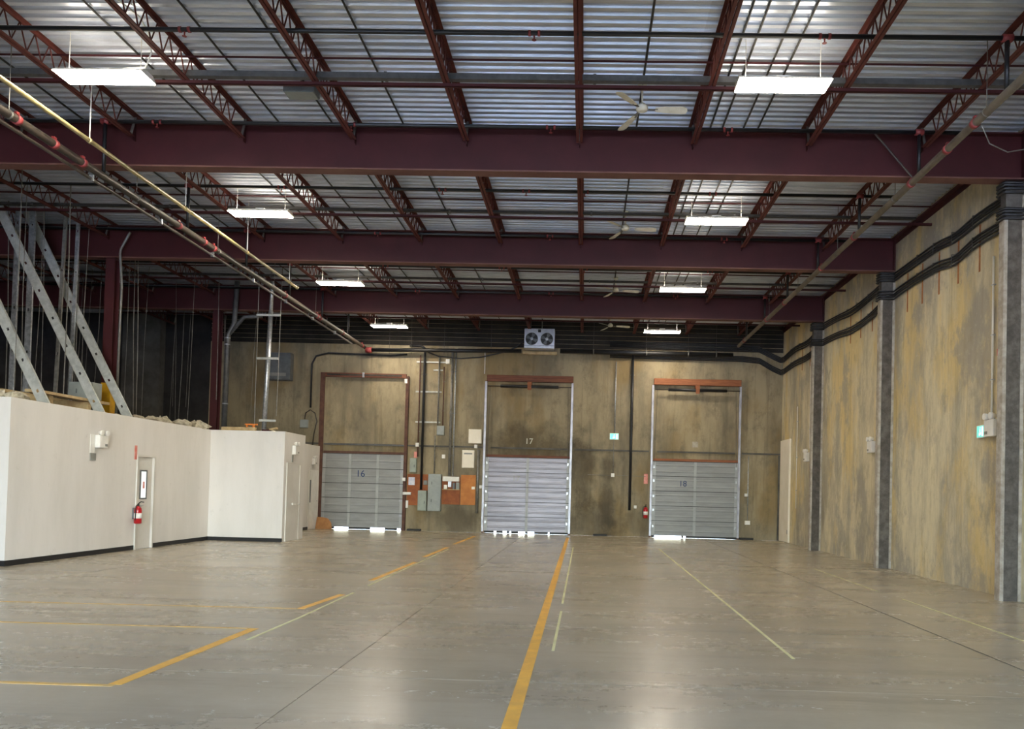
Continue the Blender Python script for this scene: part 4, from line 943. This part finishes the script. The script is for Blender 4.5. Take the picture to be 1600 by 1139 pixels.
# vents and poles
t = thing('vent_pipe', (-10.95, 22.95, 2.96), 'grey vent pipe forking near the top behind the projecting bay', 'pipe')
MB().tube([(-10.95, 22.95, 2.96), (-10.93, 22.95, 6.05), (-10.75, 22.95, 6.4), (-10.70, 22.95, 7.70)], 0.075, 12).build('stack', 'tray_grey', t, True)
MB().tube([(-10.93, 22.95, 6.05), (-10.45, 22.95, 6.62), (-9.9, 22.95, 6.66)], 0.06, 10).build('fork', 'tray_grey', t, True)
for z in (3.95, 5.95, 5.75): MB().lathe((-10.94, 22.95, z), [(0.085, 0), (0.085, 0.035)], 12).build('band', 'galvanised', t, True)
MB().bevbox(-11.2, -10.75, 22.78, 23.04, 2.962, 3.08, 0.01).build('flashing', 'tray_grey', t)
t = thing('support_pole', (-9.1, 21.5, 2.96), 'bright galvanised pole with cross bars on the projecting bay roof', 'pole')
MB().tube([(-9.12, 21.5, 2.965), (-9.03, 21.5, 6.48)], 0.065, 12).build('pole_shaft', 'galvanised', t, True)
MB().tube([(-9.03, 21.5, 6.48), (-9.01, 21.5, DECK)], 0.05, 12).build('pole_top', 'galvanised', t, True)
for x0, x1, z in ((-9.40, -8.72, 6.35), (-9.36, -8.74, 5.12), (-9.22, -8.75, 3.36)): MB().box(x0, x1, 21.40, 21.43, z-0.03, z+0.03).build('cross_bar', 'stud_steel', t)
for x0, x1, z0, z1 in ((-9.38, -9.38, 3.0, 7.7), (-8.76, -8.72, 3.5, 7.7)): MB().tube([(x0, 21.46, z0), (x1, 21.46, z1)], 0.012, 6).build('guy_rod', 'conduit_grey', t)
MB().bevbox(-9.25, -8.98, 21.38, 21.62, 2.962, 3.0, 0.006).build('base_plate', 'galvanised', t)
# clutter
def lump(label, c, r, mat='insulation', cat='debris', sq=0.6):
    m = MB(); rr = random.Random(int(c[0]*1000+c[1]*77)); n = 9; prof = []
    vs = []; k = 5
    for i in range(k):
        ph = math.pi*(i+0.5)/k
        for j in range(n):
            a = 2*math.pi*j/n; q = r*(0.45+rr.random()*0.9)
            vs.append((c[0]+q*math.sin(ph)*math.cos(a)*1.3, c[1]+q*math.sin(ph)*math.sin(a), c[2]+max(0.0, r*sq*(1-math.cos(ph))*0.9 + (rr.uniform(-0.16, 0.16)*r if i else 0))))
    fs = [(i*n+j, i*n+(j+1) % n, (i+1)*n+(j+1) % n, (i+1)*n+j) for i in range(k-1) for j in range(n)] + [tuple(range(n-1, -1, -1)), tuple((k-1)*n+j for j in range(n))]
    tag(m.add(vs, fs).build('insulation_scrap', mat), label, cat, 'scraps on the office roof')
SCR = [(-10.75, 14.2, 0.22), (-11.4, 14.3, 0.3), (-10.9, 18.0, 0.22), (-10.75, 18.7, 0.2), (-10.8, 19.3, 0.24), (-10.6, 19.9, 0.22), (-10.45, 20.4, 0.24)]
for c, r, lab in (((-10.75, 14.2, 2.965), 0.22, 'between the first stud brace and the wall corner'), ((-11.4, 14.3, 2.965), 0.30, 'behind the foot of the first stud brace'), ((-11.2, 15.65, 2.965), 0.13, 'under the near end of the roof planks'), ((-11.25, 16.05, 2.965), 0.12, 'beneath the grey box'),
                  ((-10.85, 17.45, 2.965), 0.13, 'beside the foot of the third stud brace'), ((-10.8, 18.15, 2.965), 0.17, 'just past the yellow-footed column'), ((-10.75, 18.7, 2.965), 0.2, 'in a row past the yellow-footed column'), ((-10.8, 19.3, 2.965), 0.24, 'midway along the roof edge past the column'), ((-10.6, 19.9, 2.965), 0.22, 'near the corner of the projecting bay'), ((-10.45, 20.4, 2.965), 0.24, 'at the inner corner of the projecting bay'), ((-8.75, 21.3, 2.965), 0.1, 'beside the galvanised pole')):
    lump('crumpled pale insulation scrap ' + lab, c, r)
rs = random.Random(5)
for i in range(120):
    yy = rs.uniform(14.0, 20.4); xx = rs.uniform(-11.9, -10.65); rad = rs.uniform(0.08, 0.18)
    if 14.6 < yy < 17.3 or abs(yy-17.92) < 0.45: continue
    if abs(yy-17.45) < 0.4 or any((xx-a)**2 + (yy-b_)**2 < (1.9*(rad+q))**2 for a, b_, q in SCR): continue
    SCR.append((xx, yy, rad))
    lump('crumpled pale scrap among the rubble on the office roof', (xx, yy, 2.965), rad, rs.choice(['insulation', 'raw_lumber', 'card_grey', 'insulation', 'tray_grey']))
def plank(label, x0, x1, y0, y1, z0, z1, mat='raw_lumber', rot=None, name='timber_plank', cat='plank'):
    tag(MB().box(x0, x1, y0, y1, z0, z1, rot).build(name, mat), label, cat, 'timber on the office roof')
for i, y in enumerate((15.2, 16.4)): plank('short timber block under the long roof planks, ' + ('end by the wall corner' if i == 0 else 'end by the column'), -12.2, -10.8, y-0.06, y+0.06, 2.962, 3.26, name='timber_block', cat='block')
plank('long pale plank carried on blocks along the office roof edge', -10.98, -10.74, 14.7, 17.0, 3.262, 3.32)
plank('long pale plank lying behind another on roof blocks', -11.9, -11.5, 14.8, 17.1, 3.262, 3.33)
wbox('control_box', 'grey metal box with a pale knob on the roof planks', 'box', -11.30, -10.76, 3.325, 3.70, 'cabinet_grey', 0.33, True, [(-11.1, 3.5)], y=16.75)
plank('pale timber length on the projecting bay roof', -10.1, -9.15, 21.0, 21.09, 2.962, 3.13)
plank('slanting timber offcut propped behind the projecting bay', -9.75, -8.9, 21.9, 22.0, 3.06, 3.12, rot=Matrix.Rotation(math.radians(-14), 3, 'Y'))
t = thing('orange_clamp', (-9.35, 21.1, 2.965), 'small orange clamp lying on the projecting bay roof', 'clamp')
MB().box(-9.46, -9.42, 21.12, 21.18, 2.965, 3.20).build('jaw', 'orange_plastic', t); MB().box(-9.28, -9.22, 21.12, 21.18, 2.965, 3.20).build('jaw', 'orange_plastic', t); MB().box(-9.50, -9.15, 21.13, 21.17, 3.201, 3.24).build('bar', 'orange_plastic', t)
t = thing('red_tool', (-8.95, 21.2, 2.965), 'small red-brown toolbox on the projecting bay roof', 'toolbox')
MB().bevbox(-9.02, -8.80, 21.12, 21.22, 2.965, 3.09, 0.01).build('body', 'maroon_paint', t); MB().tube([(-8.97, 21.17, 3.09), (-8.96, 21.17, 3.13), (-8.86, 21.17, 3.13), (-8.85, 21.17, 3.09)], 0.008, 5).build('handle', 'black_rubber', t)

# ------------------------------------------------------------------ floor paint and tape
def stripe(name, label, pts, wd, mat, cat='floor line'):
    """flat painted band along a polyline on the floor"""
    m = MB(); P = [Vector((x, y, 0)) for x, y in pts]; L = []; R = []
    for i, p in enumerate(P):
        d0 = (P[i]-P[i-1]).normalized() if i else None; d1 = (P[i+1]-P[i]).normalized() if i+1 < len(P) else None
        d = (d0+d1).normalized() if d0 and d1 else (d0 or d1); nrm = Vector((-d.y, d.x, 0))
        k = 1/max(0.4, nrm.dot(Vector((-(d1 or d0).y, (d1 or d0).x, 0))))
        L.append(p+nrm*wd/2*k); R.append(p-nrm*wd/2*k)
    n = len(P); z = 0.0025
    vs = [(v.x, v.y, 0.0004) for v in L+R] + [(v.x, v.y, z) for v in L+R]
    fs = []
    for i in range(n-1):
        fs += [(2*n+i, 2*n+i+1, 3*n+i+1, 3*n+i), (i, n+i, n+i+1, i+1), (i, i+1, 2*n+i+1, 2*n+i), (n+i, 3*n+i, 3*n+i+1, n+i+1)]
    fs += [(0, 2*n, 3*n, n), (n-1, 2*n-1, 4*n-1, 3*n-1)]
    return tag(m.add(vs, fs).build(name, mat), label, cat, 'floor markings')
stripe('floor_line', 'long solid yellow painted line running to loading door 17', [(-0.465, FY+0.3), (-0.465, 5), (-0.50, 16), (-0.53, 26.25)], 0.105, 'yellow_paint')
stripe('floor_line', 'yellow painted corner bracket on the floor', [(-9.5, 5.86), (-3.61, 5.90), (-3.58, 8.33), (-9.8, 8.22)][:1] + [(-3.61, 5.90)], 0.06, 'yellow_worn')
stripe('floor_line', 'solid yellow painted bar between two faded cross lines', [(-3.62, 5.93), (-3.585, 8.38)], 0.105, 'yellow_paint')
stripe('floor_line', 'faded thin yellow cross line at the far end of the solid yellow bar', [(-9.8, 8.24), (-3.65, 8.375)], 0.05, 'yellow_worn')
stripe('floor_line', 'faded thin yellow cross line meeting the first yellow dash', [(-9.9, 9.58), (-3.66, 9.80)], 0.045, 'yellow_worn')
for i, (a, b) in enumerate((((-3.598, 9.8), (-3.50, 11.17)), ((-3.56, 12.92), (-3.55, 16.3)), ((-3.62, 17.5), (-3.63, 20.5)), ((-3.66, 21.8), (-3.62, 25.5)))):
    stripe('floor_line', f'yellow painted floor dash, {["fourth", "third", "second", "first"][i]} from the loading doors in its line', [a, b], 0.10, 'yellow_paint')
stripe('tape_line', 'pale tape line beside the yellow bar and first dash', [(-3.39, 7.76), (-3.37, 9.1), (-3.40, 11.4)], 0.036, 'tape_pale', 'tape')
stripe('tape_line', 'pale tape line beside the row of yellow dashes', [(-3.42, 12.25), (-3.46, 16), (-3.5, 19.95)], 0.036, 'tape_pale', 'tape')
stripe('tape_line', 'short pale tape strip just right of the long yellow line', [(-0.274, 7.69), (-0.267, 10.22)], 0.03, 'tape_pale', 'tape')
stripe('tape_line', 'longer faint tape strip right of the long yellow line', [(-0.272, 10.9), (-0.28, 21.8)], 0.03, 'tape_pale', 'tape')
stripe('tape_line', 'long pale tape line running towards loading door 18', [(2.10, 7.65), (2.13, 13), (2.17, 22.0)], 0.036, 'tape_pale', 'tape')
stripe('tape_line', 'pale tape line parallel to the pilastered wall', [(5.11, 9.0), (5.14, 12.5)], 0.03, 'tape_pale', 'tape')
stripe('tape_line', 'faint tape line farther along the pilastered wall', [(5.10, 13.4), (5.16, 17.3)], 0.025, 'tape_pale', 'tape')
stripe('floor_patch', 'small pale scuff mark left of the long yellow line', [(-1.12, 10.40), (-0.92, 10.40)], 0.16, 'pale_edge', 'patch')

# tidy: the copy source keeps its own label; unused children cache released
KIDS.clear()
